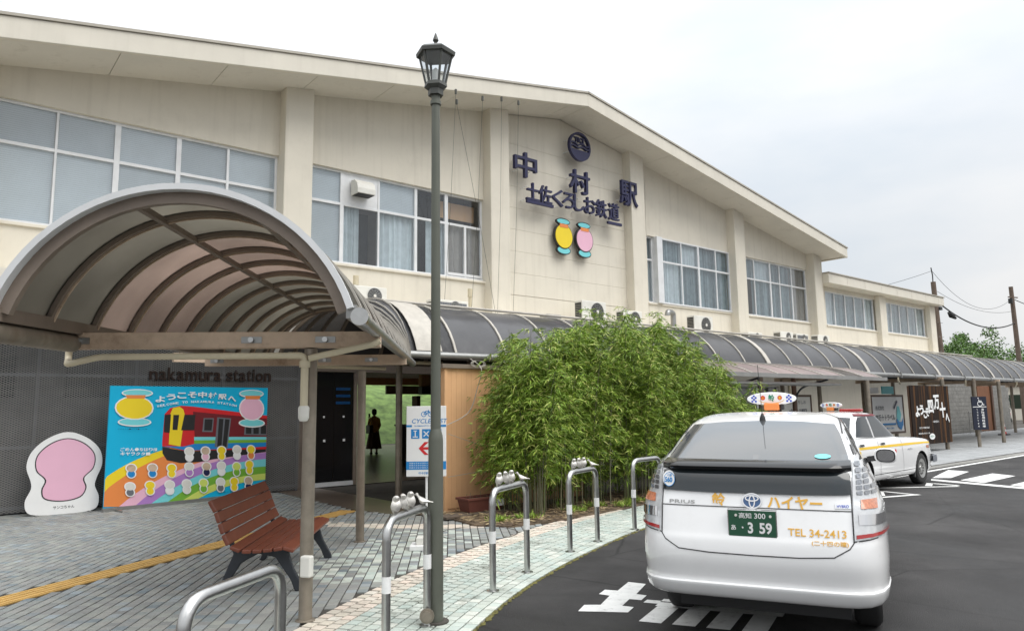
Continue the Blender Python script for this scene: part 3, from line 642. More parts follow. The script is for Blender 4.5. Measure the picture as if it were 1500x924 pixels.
MB().bb(28.3, 39.7, WN+.9, WN+1, 3.6, 6.5).build('room_wall', M['curtain'], WB)
# ground storey
G_ = MB()
G_.bb(-3, 6.12, WN+.02, WN+.25, 0, 3.6)
G_.bb(10.5, 17.0, WN, WN+.25, 2.9, 3.6); G_.bb(6.12, 10.5, WN, WN+.25, 2.45, 3.6)
G_.bb(10.5, 13.0, WN, WN+.25, 0, 2.9); G_.bb(13.0, 17.0, WN, WN+.25, 0, .9); G_.bb(17.0, 19.2, WN, WN+.25, 0, 3.6); G_.bb(21.0, 22.2, WN, WN+.25, 0, 3.6); G_.bb(19.2, 21.0, WN, WN+.25, 2.4, 3.6); G_.bb(22.2, 25, WN, WN+.25, 2.3, 3.6); G_.bb(22.2, 25, WN, WN+.25, 0, 1.0)
G_.bb(25, 39.9, WN, WN+.25, 0, 3.6)
G_.build('ground_floor_wall', M['cream'], B)
MB().bb(-3, 6.1, WN-.0, WN+.018, .0, 3.6).build('screen_shade_sheet', M['shade_sheet'], B)  # dark sheet over the wall, standing in for the darkness behind the mesh
sl2 = MB(); sl2.bb(-3, 40.2, 12.95, WN-.33, 3.62, 3.80); sl2.build('canopy_slab', M['creamf'], B)
MB().bb(-3, 40.2, WN-.33, WN-.001, 3.625, 3.795).build('canopy_slab', M['creamf'], B)
for a, b in ((13.0, 15.0), (15.0, 17.0), (22.2, 23.6), (23.6, 25.0)):
    q = MB(); q.bb(a, b, WN+.1, WN+.14, 1.0, 1.05); q.bb(a, b, WN+.1, WN+.14, 2.25, 2.3); q.bb(a, a+.05, WN+.1, WN+.14, 1.05, 2.25); q.bb(b-.05, b, WN+.1, WN+.14, 1.05, 2.25)
    fr = q.build('window', M['alu'], B); MB().bb(a+.05, b-.05, WN+.115, WN+.12, 1.05, 2.25).build('pane', M['carglass'], fr)
for a in (19.25, 20.15): MB().bb(a, a+.86, WN+.12, WN+.16, 0.02, 2.38).build('door', M['alu'], B, bevel=.005)
for uu in (18.1, 21.5, 25.6, 27.9): MB().tube([(uu, WN-.06, 0.02), (uu, WN-.06, 3.6)], .05, 10).build('downpipe', M['pvc'], B, smooth=True)
# hall behind the entrance
MB().bb(6.0, 20, WN+.25, 26, 2.9, 3.05).build('hall_ceiling', M['ceil'], B)
MB().add([(6.12, WN+.0, .004), (20, WN, .004), (20, 30, .004), (6.12, 30, .004)], [(0, 1, 2, 3)]).build('hall_floor', M['brownfloor'], B, fixn=False)
h_ = MB(); h_.bb(6.1, 6.3, WN+.25, 26, 0, 2.9); h_.bb(19.8, 20, WN+.25, 26, 0, 2.9); h_.bb(6.3, 9.5, 25.8, 26, 0, 2.9); h_.bb(9.5, 19.8, 25.8, 26, 2.62, 2.9); h_.build('hall_wall', M['orange'], B)
MB().bb(14.5, 19.8, 25.7, 25.79, 2.25, 2.60).build('hall_header', M['brownm'], B)
MB().bb(13.9, 19.8, 22.1, 22.3, 2.45, 2.9).build('hall_partition', M['orange'], B); MB().bb(13.9, 19.8, 22.08, 22.32, 2.15, 2.44).build('hall_beam', M['matblack'], B); MB().bb(15.3, 19.8, 22.1, 22.3, 0, 1.1).build('hall_partition', M['shutter'], B)
for a in (13.65, 14.9, 16.1, 17.3): MB().bb(a, a+.14, 22.0, 22.35, 0, 2.1).build('hall_column', M['shutter'], B)
# doors at the entrance (dark glass) and a header
d = MB(); d.bb(6.13, 10.5, WN-.02, WN+.12, 2.45, 2.62); d.bb(6.13, 6.5, WN-.02, WN+.12, 0, 2.45); d.build('door_header', M['brownm'], B)
for z in (2.05, 1.9, 1.75): MB().bb(7.0, 7.34, WN+.012, WN+.018, z, z+.06).build('reflected_sign_strip', M['logo'], B)  # blue strips painting in the sign text reflected in the dark doors
for a in (6.5, 6.96):
    q = MB().bb(a+.005, a+.455, WN+.02, WN+.05, .10, 2.44).build('glass_door', M['black'], B)
    MB().bb(a+.21, a+.25, WN+.012, WN+.018, 1.46, 1.50).build('sticker', M['white'], q); MB().bb(a+.22, a+.27, WN+.012, WN+.018, .95, 1.0).build('sticker', M['white'], q)
MB().bb(6.5, 7.42, WN-.02, WN+.10, .01, .098).build('door_threshold', M['alu'], B)
MB().bb(7.42, 7.5, WN-.01, WN+.1, .01, 2.44).build('door_post', M['brownm'], B)
# service counter in the hall
ct = thing('service_counter', 'dark brown service counter standing inside the station hall', 'counter', (13.2, 21, 0))
MB().bb(12.3, 15.2, 20.3, 21.0, .01, 1.08).build('cabinet', M['woodd'], ct); MB().bb(12.2, 15.3, 20.22, 21.08, 1.085, 1.14).build('counter_top', M['matblack'], ct)
for k in range(4): MB().bb(12.4+k*.7, 13.0+k*.7, 20.28, 20.297, .15, 1.0).build('cabinet_panel', M['shutter'], ct)
# expanded metal screen wall
sc_ = thing('metal_screen_wall', 'grey expanded metal screen covering the station wall at left', 'wall', (2, 14.42, 0))
for a, b in ((-3, -1.5), (-1.5, .0), (.0, 1.5), (1.5, 3.0), (3.0, 4.55), (4.55, 6.12)):
    MB().add([(a, 14.42, .03), (b, 14.42, .03), (b, 14.42, 3.6), (a, 14.42, 3.6)], [(0, 1, 2, 3)]).build('mesh_panel', M['mesh'], sc_)
for a in (-1.5, 0, 1.5, 3.0, 4.55, 6.08): MB().bb(a-.025, a+.025, 14.45, 14.52, 0, 3.6).build('post', M['greyp'], sc_)
for z in (.08, 1.05, 2.25, 3.4): MB().bb(-3, 6.1, 14.425, 14.448, z, z+.05).build('rail', M['greyp'], sc_)
for a, b in ((0.3, 1.2), (1.9, 2.8), (3.3, 4.2)): MB().bb(a, b, 14.53, 14.59, 1.9, 2.9).build('wall_window', M['carglass'], sc_)
ns = thing('nakamura_station_lettering', 'dark brown letters reading nakamura station on the metal screen', 'lettering', (4.3, 14.38, 2.3))
word = 'nakamura station'; uu = 3.19; wtot = 2.28
adv = {'n': 1, 'a': .95, 'k': .95, 'm': 1.5, 'u': 1, 'r': .7, ' ': .5, 's': .85, 't': .65, 'i': .45, 'o': 1}
tot = sum(adv[c] for c in word); 
for c in word:
    wd = adv[c]/tot*wtot
    if c != ' ':
        hgt = {'k': .235, 't': .215, 'i': .235}.get(c, .165)
        text(c, (uu+wd*.5, 14.40, 2.215+hgt/2), (1, 0, 0), (0, 0, 1), wd*.86 if c != 'i' else wd*.5, hgt, M['letbrown'], ns, name='letter', thick=.03, bold=.015)
    uu += wd
# ------------------------------------------------------------------ lettering and emblem on the facade
def fsign(ch, u0, u1, z0, z1, name='station_name_character', label=''):
    t = thing(name, label, 'sign letter', ((u0+u1)/2, WN-.3, z0), group='station name characters')
    text(ch, ((u0+u1)/2, WN-.28, (z0+z1)/2), (1, 0, 0), (0, 0, 1), u1-u0, z1-z0, M['navy'], t, name='character', thick=.10, bold=.012)
    for a in (.25, .75):
        for b in (.3, .75): MB().tube([(u0+(u1-u0)*a, WN-.27, z0+(z1-z0)*b), (u0+(u1-u0)*a-.0, WN, z0+(z1-z0)*b)], .012, 6).build('standoff_rod', M['alu'], t)
fsign('中', 11.86, 12.66, 7.80, 8.50, label='dark blue character at the left of the station name, below the emblem')
fsign('村', 13.92, 14.72, 7.72, 8.42, label='dark blue middle character of the station name, directly under the round emblem')
fsign('駅', 16.05, 16.83, 7.72, 8.50, label='dark blue character at the right of the station name, on the pilaster edge')
t = thing('railway_name_lettering', 'dark blue row of railway name characters joined by a bar, under the station name', 'sign lettering', (14.3, WN-.3, 7.2))
rn = '土佐くろしお鉄道'; hs = [(12.52, .60), (12.98, .62), (13.44, .60), (13.86, .56), (14.28, .60), (14.72, .60), (15.20, .66), (15.74, .66)]
for c, (u, s) in zip(rn, hs): text(c, (u, WN-.28, 7.46-(u-12.5)*.01), (1, 0, 0), (0, 0, 1), .47 if c not in 'しく' else .42, s*.82, M['navy'], t, name='character', thick=.08, bold=.010)
MB().bb(12.28, 13.25, WN-.37, WN-.30, 7.12, 7.20).build('underline_bar', M['navy'], t); MB().bb(15.45, 16.05, WN-.37, WN-.30, 7.02, 7.10).build('underline_bar', M['navy'], t)
for u in (12.35, 12.9, 13.6, 14.3, 15.0, 15.8):
    for z in (7.25, 7.6): MB().tube([(u, WN-.29, z), (u, WN, z)], .012, 6).build('standoff_rod', M['alu'], t)
t = thing('round_emblem', 'dark blue round emblem with waves above the station name', 'emblem', (14.33, WN-.3, 8.8))
def disc(mb, cx, cz, rx, rz, y0, y1, n=40, a0=0, a1=360):
    mb.prism([(cx+rx*math.cos(R(a0+(a1-a0)*i/n)), y0, cz+rz*math.sin(R(a0+(a1-a0)*i/n))) for i in range(n if a1-a0 == 360 else n+1)], (0, 0, 0), (0, y1-y0, 0))
ex, ez, er = 14.33, 9.13, .43
mb = MB(); 
ring = [];
for i in range(40):
    a = 2*math.pi*i/40; ring.append([(ex+er*math.cos(a), WN-.40, ez+er*math.sin(a)), (ex+(er-.06)*math.cos(a), WN-.40, ez+(er-.06)*math.sin(a)), (ex+(er-.06)*math.cos(a), WN-.30, ez+(er-.06)*math.sin(a)), (ex+er*math.cos(a), WN-.30, ez+er*math.sin(a)), (ex+er*math.cos(a), WN-.40, ez+er*math.sin(a))])
ring.append(ring[0]); mb.grid(ring); mb.build('ring', M['navy'], t)
mb = MB(); mb.prism([(ex-(er-.06)*math.cos(a_), WN-.40, ez-(er-.06)*math.sin(a_)) for a_ in [R(18+144*i/20) for i in range(21)]], (0, 0, 0), (0, .1, 0)); mb.build('lower_field', M['navy'], t)
for dz, am in ((-.02, .025), (.07, .03)):
    mb = MB(); rows = []
    for k in range(21):
        x = -er+.07+k*(2*er-.14)/20; zz = ez+dz+am*math.sin(k*.62); rows.append([(ex+x, WN-.40, zz-.025), (ex+x, WN-.40, zz+.025), (ex+x, WN-.32, zz+.025), (ex+x, WN-.32, zz-.025), (ex+x, WN-.40, zz-.025)])
    mb.grid(rows); mb.build('wave', M['navy'], t)
text('TKT', (ex, WN-.33, ez+.20), (1, 0, 0), (0, 0, 1), .42, .15, M['navy'], t, name='emblem_letters', thick=.06, bold=.04)
for a, b in ((-.3, -.15), (-.3, .2), (.3, -.1), (.3, .2)): MB().tube([(ex+a, WN-.31, ez+b), (ex+a, WN, ez+b)], .012, 6).build('standoff_rod', M['alu'], t)
# plain coloured plaques (stand-ins) under the lettering
for nm, cx, face, lab in (('oval_plaque', 13.77, 'yel', 'yellow oval plaque with turquoise ends on the facade, left of the pink one'), ('oval_plaque', 14.60, 'pink', 'pink oval plaque with turquoise ends on the facade, right of the yellow one')):
    t = thing(nm, lab, 'plaque', (cx, WN-.2, 6), group='oval plaques under the railway name'); zc = 6.42 if face == 'yel' else 6.43
    b = MB(); disc(b, cx, zc, .355, .37, WN-.20, WN-.12); b.build('oval_panel_edge', M['matblack'], t); b = MB(); disc(b, cx, zc, .325, .34, WN-.215, WN-.202); b.build('oval_panel', M[face], t)
    b = MB(); disc(b, cx, zc-.40, .27, .13, WN-.19, WN-.13); b.build('lower_oval_edge', M['matblack'], t); b = MB(); disc(b, cx, zc-.40, .24, .10, WN-.197, WN-.192); b.build('lower_oval', M['aqua'], t)
    b = MB(); disc(b, cx, zc+.43, .27, .10, WN-.19, WN-.13); b.build('upper_oval_edge', M['matblack'], t); b = MB(); disc(b, cx, zc+.43, .24, .07, WN-.197, WN-.192); b.build('upper_oval', M['aqua'], t)
    MB().bb(cx-.16, cx+.16, WN-.222, WN-.216, zc+.25, zc+.35).build('orange_band', M['org'], t)
# ------------------------------------------------------------------ entrance barrel canopy
A0 = Vector((2.42, 5.52, 0)); AR, AC, AZC = 1.20, -.67, 1.92; EAVE = 2.30
def cp(s, t, z): return A0+ax*s+rt*t+Vector((0, 0, z+(.02*s if z > 1.7 else 0)))
TH0 = math.asin((EAVE-AZC)/AR)
def arc(s, r, n=28, th0=None, th1=None):
    th0 = TH0 if th0 is None else th0; th1 = math.pi-TH0 if th1 is None else th1
    return [cp(s, AC+r*math.cos(th0+(th1-th0)*i/n), AZC+r*math.sin(th0+(th1-th0)*i/n)) for i in range(n+1)]
def sect(mb, rings):   # closed quad tube of several parallel arcs
    mb.grid([list(q)+[q[0]] for q in zip(*rings)]); k = len(rings); 
    b = len(mb.v); 
    for e in (0, -1): mb.add([r[e] for r in rings], [tuple(range(k))])
EC = thing('entrance_canopy', 'barrel vaulted canopy with smoked panels and white front rim over the entrance walk', 'canopy', (2.42, 5.52, 0))
SF, SE = -1.10, 5.50
def arcring(mb, s0, s1, r0, r1, **k): sect(mb, [arc(s0, r0, **k), arc(s1, r0, **k), arc(s1, r1, **k), arc(s0, r1, **k)])
mb = MB(); arcring(mb, SF-.05, SF+.02, AR-.024, AR+.018); mb.build('front_rim', M['rim'], EC, smooth=True)
mb = MB(); arcring(mb, SF+.02, SF+.07, AR-.10, AR-.02); mb.build('inner_rim', M['brownm'], EC, smooth=True)
ribs = [SF+.62+.655*k for k in range(10)]
for s in ribs:
    mb = MB(); arcring(mb, s-.017, s+.017, AR-.042, AR-.006); mb.build('rib', M['brownm'], EC, smooth=True)
    mb = MB(); arcring(mb, s-.035, s+.035, AR+.006, AR+.022); mb.build('rib_cap', M['ribc'], EC, smooth=True)
    mb = MB(); arcring(mb, s+.018, s+.030, AR-.055, AR-.012); mb.build('rib_trim', M['beam'], EC, smooth=True)
def th_of(t): return math.acos((t-AC)/AR)
pth = [TH0, th_of(-.22), th_of(-1.02), math.pi-TH0]
for th in pth[1:3]:
    mb = MB(); mb.beam(cp(SF+.03, AC+(AR-.035)*math.cos(th), AZC+(AR-.035)*math.sin(th)), cp(SE, AC+(AR-.035)*math.cos(th), AZC+(AR-.035)*math.sin(th)), .045, .045); mb.build('purlin', M['brownm'], EC)
sb = [SF+.02]+ribs
for i, (a, b) in enumerate(zip(sb[:-1], sb[1:])):
    for k in range(3):
        mb = MB(); n = 10; q = [arc(a+.008, AR-.003, n, pth[k]+.008, pth[k+1]-.008), arc(b-.008, AR-.003, n, pth[k]+.008, pth[k+1]-.008), arc(b-.008, AR+.003, n, pth[k]+.008, pth[k+1]-.008), arc(a+.008, AR+.003, n, pth[k]+.008, pth[k+1]-.008)]
        sect(mb, q); mb.build('roof_panel', M['pcr'] if 2 <= i <= 4 else M['pcg'], EC, smooth=True)
TL, TR = AC-AR*math.cos(TH0), AC+AR*math.cos(TH0)
MB().beam(cp(SF+.0, TL-.0, 2.27), cp(SE, TL, 2.27), .10, .09).build('eave_rail', M['brownm'], EC)
MB().tube([cp(SF+.02, TL-.02, 2.16), cp(SF+1.05, TL-.02, 2.155)], .07, 14).build('eave_gutter', M['steeld'], EC, smooth=True)
MB().beam(cp(SF+.0, TR, 2.28), cp(SE, TR, 2.28), .07, .09).build('eave_rail', M['gutter'], EC)
mb = MB(); mb.tube([cp(SF-.02, TR+.06, 2.24), cp(SF+.06, TR+.06, 2.24), cp(SE, TR+.06, 2.22)], .050, 14); mb.build('eave_gutter', M['gutter'], EC, smooth=True)
MB().tube([cp(SF-.05, TR+.06, 2.242), cp(SF+.03, TR+.06, 2.242)], .060, 16).build('gutter_cap', M['steel'], EC, smooth=True)
def Tpost(s, z, left=-1.93, right=.56):
    t0 = {0: 0, 3.35: .0}.get(s, 0)
    mb = MB(); b = cp(s, 0, 0); 
    mb.tube([b, b+Vector((0, 0, z-.075))], .052, 20); mb.build('post', M['steeld'], EC, smooth=True)
    MB().lathe([(.075, 0), (.075, .006), (.056, .012)], b, 20).build('base_collar', M['steeld'], EC)
    be = MB().beam(cp(s, left, z), cp(s, right, z), .09, .13).build('cross_beam', M['beam'], EC, bevel=.006)
    for t in (-.36, .22, left+.25):
        MB().beam(cp(s-.046, t-.10, z), cp(s-.052, t-.10, z), .16, .05).build('bolt_plate', M['gutter'], be); MB().tube([cp(s-.05, t-.10, z), cp(s-.085, t-.10, z)], .022, 10).build('bolt', M['steel'], be, smooth=True)
    for t, w_ in ((TL+.02, .06), (TR-.02, .06)): MB().beam(cp(s, t, z+.066), cp(s, t, 2.235), w_, .06, up=(1, 0, 0)).build('bracket', M['gutter'], EC)
for s in (0, 3.35): Tpost(s, 2.175)
MB().tube([(6.72, 11.45, 0), (6.72, 11.45, 2.45)], .06, 16).build('post', M['steeld'], EC, smooth=True)
# cream drain pipes on the first post
mb = MB(); P = fillet([cp(.15, -1.95, 2.13), cp(.15, -1.95, 2.04), cp(-.08, -1.84, 1.99), cp(-.09, -1.6, 2.045), cp(-.09, -.10, 2.045)], .05)
mb.tube(P, .026, 10); mb.build('drain_pipe', M['pvc'], EC, smooth=True)
mb = MB(); P = fillet([cp(-.09, .56, 2.16), cp(-.09, .50, 2.13), cp(-.09, .10, 2.045), cp(-.09, -.0, 2.02)], .03); mb.tube(P, .026, 10); mb.build('drain_pipe', M['pvc'], EC, smooth=True)
mb = MB(); mb.tube(fillet([cp(-.09, -.16, 2.045), cp(-.09, -.03, 2.045), cp(-.09, -.03, 1.90)], .05), .028, 10); mb.tube([cp(-.09, -.03, 2.0), cp(-.09, -.03, 1.95)], .042, 12); mb.tube([cp(-.09, -.03, 1.95), cp(-.09, -.03, 1.62)], .030, 12); mb.build('drain_pipe', M['pvc'], EC, smooth=True)
mb = MB(); mb.lathe([(.001, 0), (.03, .006), (.042, .03), (.044, .11), (.034, .125)], cp(-.09, -.03, 1.52), 12); mb.build('pipe_cap', M['offwhite'], EC, smooth=True)
mb = MB(); mb.box(cp(-.085, .02, .42), (.06, .09, .16), 0.6); mb.build('socket_box', M['offwhite'], EC, bevel=.012)
# ------------------------------------------------------------------ long barrel canopy along the front
LN, LR, LZC = 11.5, 1.46, 2.06
def lp(u, th, r=None): r = LR if r is None else r; return Vector((u, LN-r*math.cos(th), LZC+r*math.sin(th)))
LT0 = math.asin((2.56-LZC)/LR)
LC = thing('long_canopy', 'long barrel vaulted walkway canopy with dark panels along the station front', 'canopy', (12, 10.1, 0))
def larc(u, r, n=18, a=None, b=None):
    a = LT0 if a is None else a; b = math.pi-LT0 if b is None else b
    return [lp(u, a+(b-a)*i/n, r) for i in range(n+1)]
def lring(mb, u0, u1, r0, r1, **k): sect(mb, [larc(u0, r0, **k), larc(u1, r0, **k), larc(u1, r1, **k), larc(u0, r1, **k)])
U0 = 5.95; u = U0; k = 0
while u < 64:
    wide = k % 5 == 0 and u > 7
    hw = .085 if wide else .021
    mb = MB(); lring(mb, u-hw, u+hw, LR+.006, LR+.03); mb.build('rib_cap', M['ribc'], LC, smooth=True)
    if u < 24 or wide:
        mb = MB(); lring(mb, u-.03, u+.03, LR-.06, LR-.006, n=10); mb.build('rib', M['brownm'], LC, smooth=True)
    mb = MB(); n = 9; mid = math.pi/2
    for a, b in ((LT0, mid-.006), (mid+.006, math.pi-LT0)):
        mb = MB(); sect(mb, [larc(u+.012, LR-.003, n, a, b), larc(u+1.088, LR-.003, n, a, b), larc(u+1.088, LR+.003, n, a, b), larc(u+.012, LR+.003, n, a, b)]); mb.build('roof_panel', M['pcp'] if k in (33, 36, 37, 39) else M['pco'], LC, smooth=True)
    u += 1.1; k += 1
# curved piece joining the two barrels: panels fan out from a pivot at the gutter corner
PV = A0+ax*5.47+rt*.48; a_s = math.atan2((-rt).y, (-rt).x); a_e = math.pi/2
NS = 5
def fan(a, f, r_off=0, n=14):
    # arc in a vertical plane through the pivot; f 0..1 blends entry barrel section to long barrel section
    d = Vector((math.cos(a), math.sin(a), 0)); rr = AR*(1-f)+LR*f+r_off; zc = (AZC+.10)*(1-f)+LZC*f; ev = (EAVE+.10)*(1-f)+2.56*f; base = AR*(1-f)+LR*f
    t0 = math.asin((ev-zc)/base); half = base*math.cos(t0)
    return [PV+d*(half-rr*math.cos(t0+(math.pi-2*t0)*i/n))+Vector((0, 0, zc+rr*math.sin(t0+(math.pi-2*t0)*i/n))) for i in range(n+1)]
for i in range(NS+1):
    f = i/NS; a = a_s+(a_e-a_s)*f; hw = .03 if i != NS-1 else .03
    d2 = .05
    mb = MB(); sect(mb, [fan(a-.012, f, .006), fan(a+.012, f, .006), fan(a+.012, f, .03), fan(a-.012, f, .03)]); mb.build('rib_cap', M['ribc'], LC, smooth=True)
    mb = MB(); sect(mb, [fan(a-.01, f, -.06), fan(a+.01, f, -.06), fan(a+.01, f, -.004), fan(a-.01, f, -.004)]); mb.build('rib', M['brownm'], LC, smooth=True)
    if i < NS:
        f2 = (i+1)/NS; b = a_s+(a_e-a_s)*f2; e = .004
        mb = MB(); mb.grid([fan(a+e, f), fan(a+(b-a)*.5, (f+f2)/2), fan(b-e, f2)]); o = mb.build('roof_panel', M['pcg'] if i < 2 else M['pco'], LC, smooth=True, fixn=False)
mb = MB(); lring(mb, 6.25, 6.75, LR+.035, LR+.05); mb.build('wide_flashing', M['ribc'], LC, smooth=True)
for a, b in ((5.9, 24), (24, 44), (44, 64)):
    MB().tube([(a, 10.08, 2.50), (b-.02, 10.08, 2.50)], .066, 12).build('gutter', M['gutter'], LC, smooth=True)
    MB().bb(a, b-.01, 10.15, 10.22, 2.52, 2.58).build('eave_rail', M['ribc'], LC); MB().bb(a, b-.01, 12.78, 12.86, 2.50, 2.58).build('eave_rail', M['brownm'], LC)
MB().tube([(5.2, 12.95, 3.84), (12, 12.95, 3.86), (24, 12.95, 3.86), (40, 12.95, 3.86)], .03, 8).build('conduit', M['ribc'], LC, smooth=True)
up = [10.65, 16.15, 21.9, 27.6, 33.3, 38.9, 44.4, 49.9, 55.4]
for i, u in enumerate(up):
    for n, nm in ((9.95 if u > 16 else 10.3, 'post'), (12.7, 'post')):
        MB().tube([(u, n, 0), (u, n, 2.42)], .07, 14).build(nm, M['steeld'], LC, smooth=True)
    MB().bb(u-.05, u+.05, 9.9, 12.95, 2.36, 2.48).build('cross_beam', M['beam'], LC)
for u in (13.5, 19.0, 24.3, 30.2): MB().tube([(u, 12.7, 0), (u, 12.7, 2.45)], .07, 12).build('post', M['steeld'], LC, smooth=True)
for u in (24.4, 30.2, 36): MB().tube(fillet([(u, 10.08, 2.45), (u, 10.08, 2.33), (u+.9, 10.4, 2.25)], .06), .03, 8).build('drain_elbow', M['pvc'], LC, smooth=True)
for k in range(18): MB().bb(8+k*2.75, 8.05+k*2.75, 10.0, 10.16, 2.42, 2.60).build('gutter_bracket', M['gutter'], LC)
# entrance-side support work under the joint
MB().bb(3.2, 5.9, 12.75, 12.87, 2.45, 2.6).build('eave_beam', M['beam'], LC)
MB().tube([(5.1, 10.9, 2.42), (7.0, 10.45, 2.40)], .03, 8).build('drain_pipe', M['pvc'], LC, smooth=True); MB().tube([(4.9, 11.5, 2.35), (6.3, 11.2, 2.33)], .03, 8).build('drain_pipe', M['pvc'], LC, smooth=True)
# ------------------------------------------------------------------ low canopy over the taxi rank
TC = thing('taxi_rank_canopy', 'low canopy with pale pinkish panels projecting at the taxi rank', 'canopy', (16, 9, 0))
def tpt(u, f): return Vector((u, 10.0-1.45*f, 2.62-.30*f*f-.05*f))
us = [12.6+1.02*k for k in range(8)]
for i, (a, b) in enumerate(zip(us[:-1], us[1:])):
    mb = MB(); mb.grid([[tpt(a+.02, f/6) for f in range(7)], [tpt(b-.02, f/6) for f in range(7)]]); mb.build('roof_panel', M['pcr'] if i == 5 else M['pcp'], TC, smooth=True, fixn=False)
for u in us: 
    mb = MB(); mb.grid([[tpt(u+dx, f/6)+Vector((0, 0, dz)) for dx, dz in ((-.025, .02), (.025, .02), (.025, -.03), (-.025, -.03), (-.025, .02))] for f in range(7)]); mb.build('rib', M['ribc'], TC)
MB().bb(12.5, 19.9, 8.49, 8.55, 2.20, 2.29).build('front_gutter', M['gutter'], TC); MB().bb(12.5, 19.8, 10.01, 10.05, 2.60, 2.66).build('back_rail', M['gutter'], TC)
for u in (14.1, 17.1): 
    MB().tube([(u, 9.6, 0), (u, 9.6, 2.42)], .06, 12).build('post', M['brownpost'], TC, smooth=True)
    MB().tube(fillet([(u, 9.6, 1.2), (u, 9.55, 2.0), (u, 8.7, 2.2)], .35, 8), .025, 8).build('curved_brace', M['iron'], TC, smooth=True)
MB().bb(13.0, 17.8, 8.7, 9.3, 2.06, 2.12).build('light_trough', M['gutter'], TC, bevel=.02)
# ------------------------------------------------------------------ street lamp
LP = thing('street_lamp', 'tall grey-green street lamp with hexagonal lantern in front of the station', 'street lamp', (3.15, 4.80, 0))
c = (3.15, 4.80, 0)
MB().lathe([(.058, 0), (.058, 1.36), (.054, 1.40), (.040, 1.45)], c, 20).build('lower_sleeve', M['lamp'], LP, smooth=True)
MB().lathe([(.040, 1.44), (.037, 2.8), (.034, 4.12), (.045, 4.12), (.045, 4.15), (.036, 4.155), (.036, 4.20)], c, 20).build('pole', M['lamp'], LP, smooth=True)
def hexa(r, z, a0=15): return [Vector((c[0]+r*math.cos(R(a0+60*i)), c[1]+r*math.sin(R(a0+60*i)), z)) for i in range(6)]
mb = MB(); mb.prism(hexa(.065, 4.20), (0, 0, 0), (0, 0, .05)); P0 = hexa(.068, 4.252); P1 = hexa(.098, 4.275); P2 = hexa(.093, 4.305); mb.grid([P0+[P0[0]], P1+[P1[0]], P2+[P2[0]]]); mb.add(P2, [tuple(range(6))])
lan = mb.build('lantern_base', M['lampd'], LP)
b0, b1 = hexa(.083, 4.305), hexa(.140, 4.555)
for i in range(6): MB().beam(b0[i], b1[i], .016, .016).build('lantern_bar', M['lampd'], LP)
for i in range(6): MB().add([b0[i], b0[(i+1) % 6], b1[(i+1) % 6], b1[i]], [(0, 1, 2, 3)]).build('lantern_pane', M['lampg'], LP)
e0, e1, e2, e3 = hexa(.165, 4.545), hexa(.170, 4.575), hexa(.14, 4.60), hexa(.02, 4.655)
mb = MB(); mb.grid([P+[P[0]] for P in (e0, e1, e2, e3)]); mb.add(e0, [tuple(range(6))]); mb.add(e3, [tuple(range(6))]); mb.build('lantern_hood', M['lampd'], LP)
MB().lathe([(.02, 4.65), (.012, 4.67), (.025, 4.69), (.022, 4.705), (.008, 4.745), (.002, 4.76)], c, 12).build('finial', M['lampd'], LP, smooth=True)
MB().lathe([(.03, 4.32), (.032, 4.42), (.001, 4.45)], c, 10).build('bulb', M['offwhite'], LP, smooth=True)
MB().lathe([(.1, -.0), (.1, .012)], c, 20).build('base_plate', M['grout'], LP)
# ------------------------------------------------------------------ bollard arches with cast birds
def bird_mb(o, yaw, s=1.0):
    mb = MB(); n = 10; ca, sa = math.cos(yaw), math.sin(yaw)
    # body axis from tail tip to beak: (x forward, z up, ry, rz)
    tl = 0.0 if abs(s-.95) < .001 else .85
    S = [(-.075, .022, .004, .003), (-.055, .026, .008, .004), (-.034, .030, .014, .011), (-.015, .030, .021, .021), (.004, .034, .024, .026), (.018, .045, .021, .022), (.025, .060, .016, .014), (.031, .071, .0165, .016), (.038, .078, .014, .013), (.046, .079, .006, .006), (.056, .077, .001, .001)]
    rows = []
    for x, z, ry, rz in S:
        row = []
        for j in range(n+1):
            t = 2*math.pi*j/n; xx = x; yy = ry*math.cos(t); zz = z+rz*math.sin(t)
            x2 = xx; z2 = zz
            if tl:
                q_ = .0 if x > .03 else 1.0; x2 = xx*math.cos(tl*q_)-(zz-.03)*math.sin(tl*q_)*.7; z2 = (zz-.03)*math.cos(tl*q_)+xx*math.sin(tl*q_)+.045
                if x > .03: x2 = xx-.030; z2 = zz+.022
            x2 *= 1.15; z2 *= 1.1
            row.append((o[0]+(x2*ca-yy*1.5*sa)*s, o[1]+(x2*sa+yy*1.5*ca)*s, o[2]+z2*s))
        rows.append(row)
    mb.grid(rows); return mb
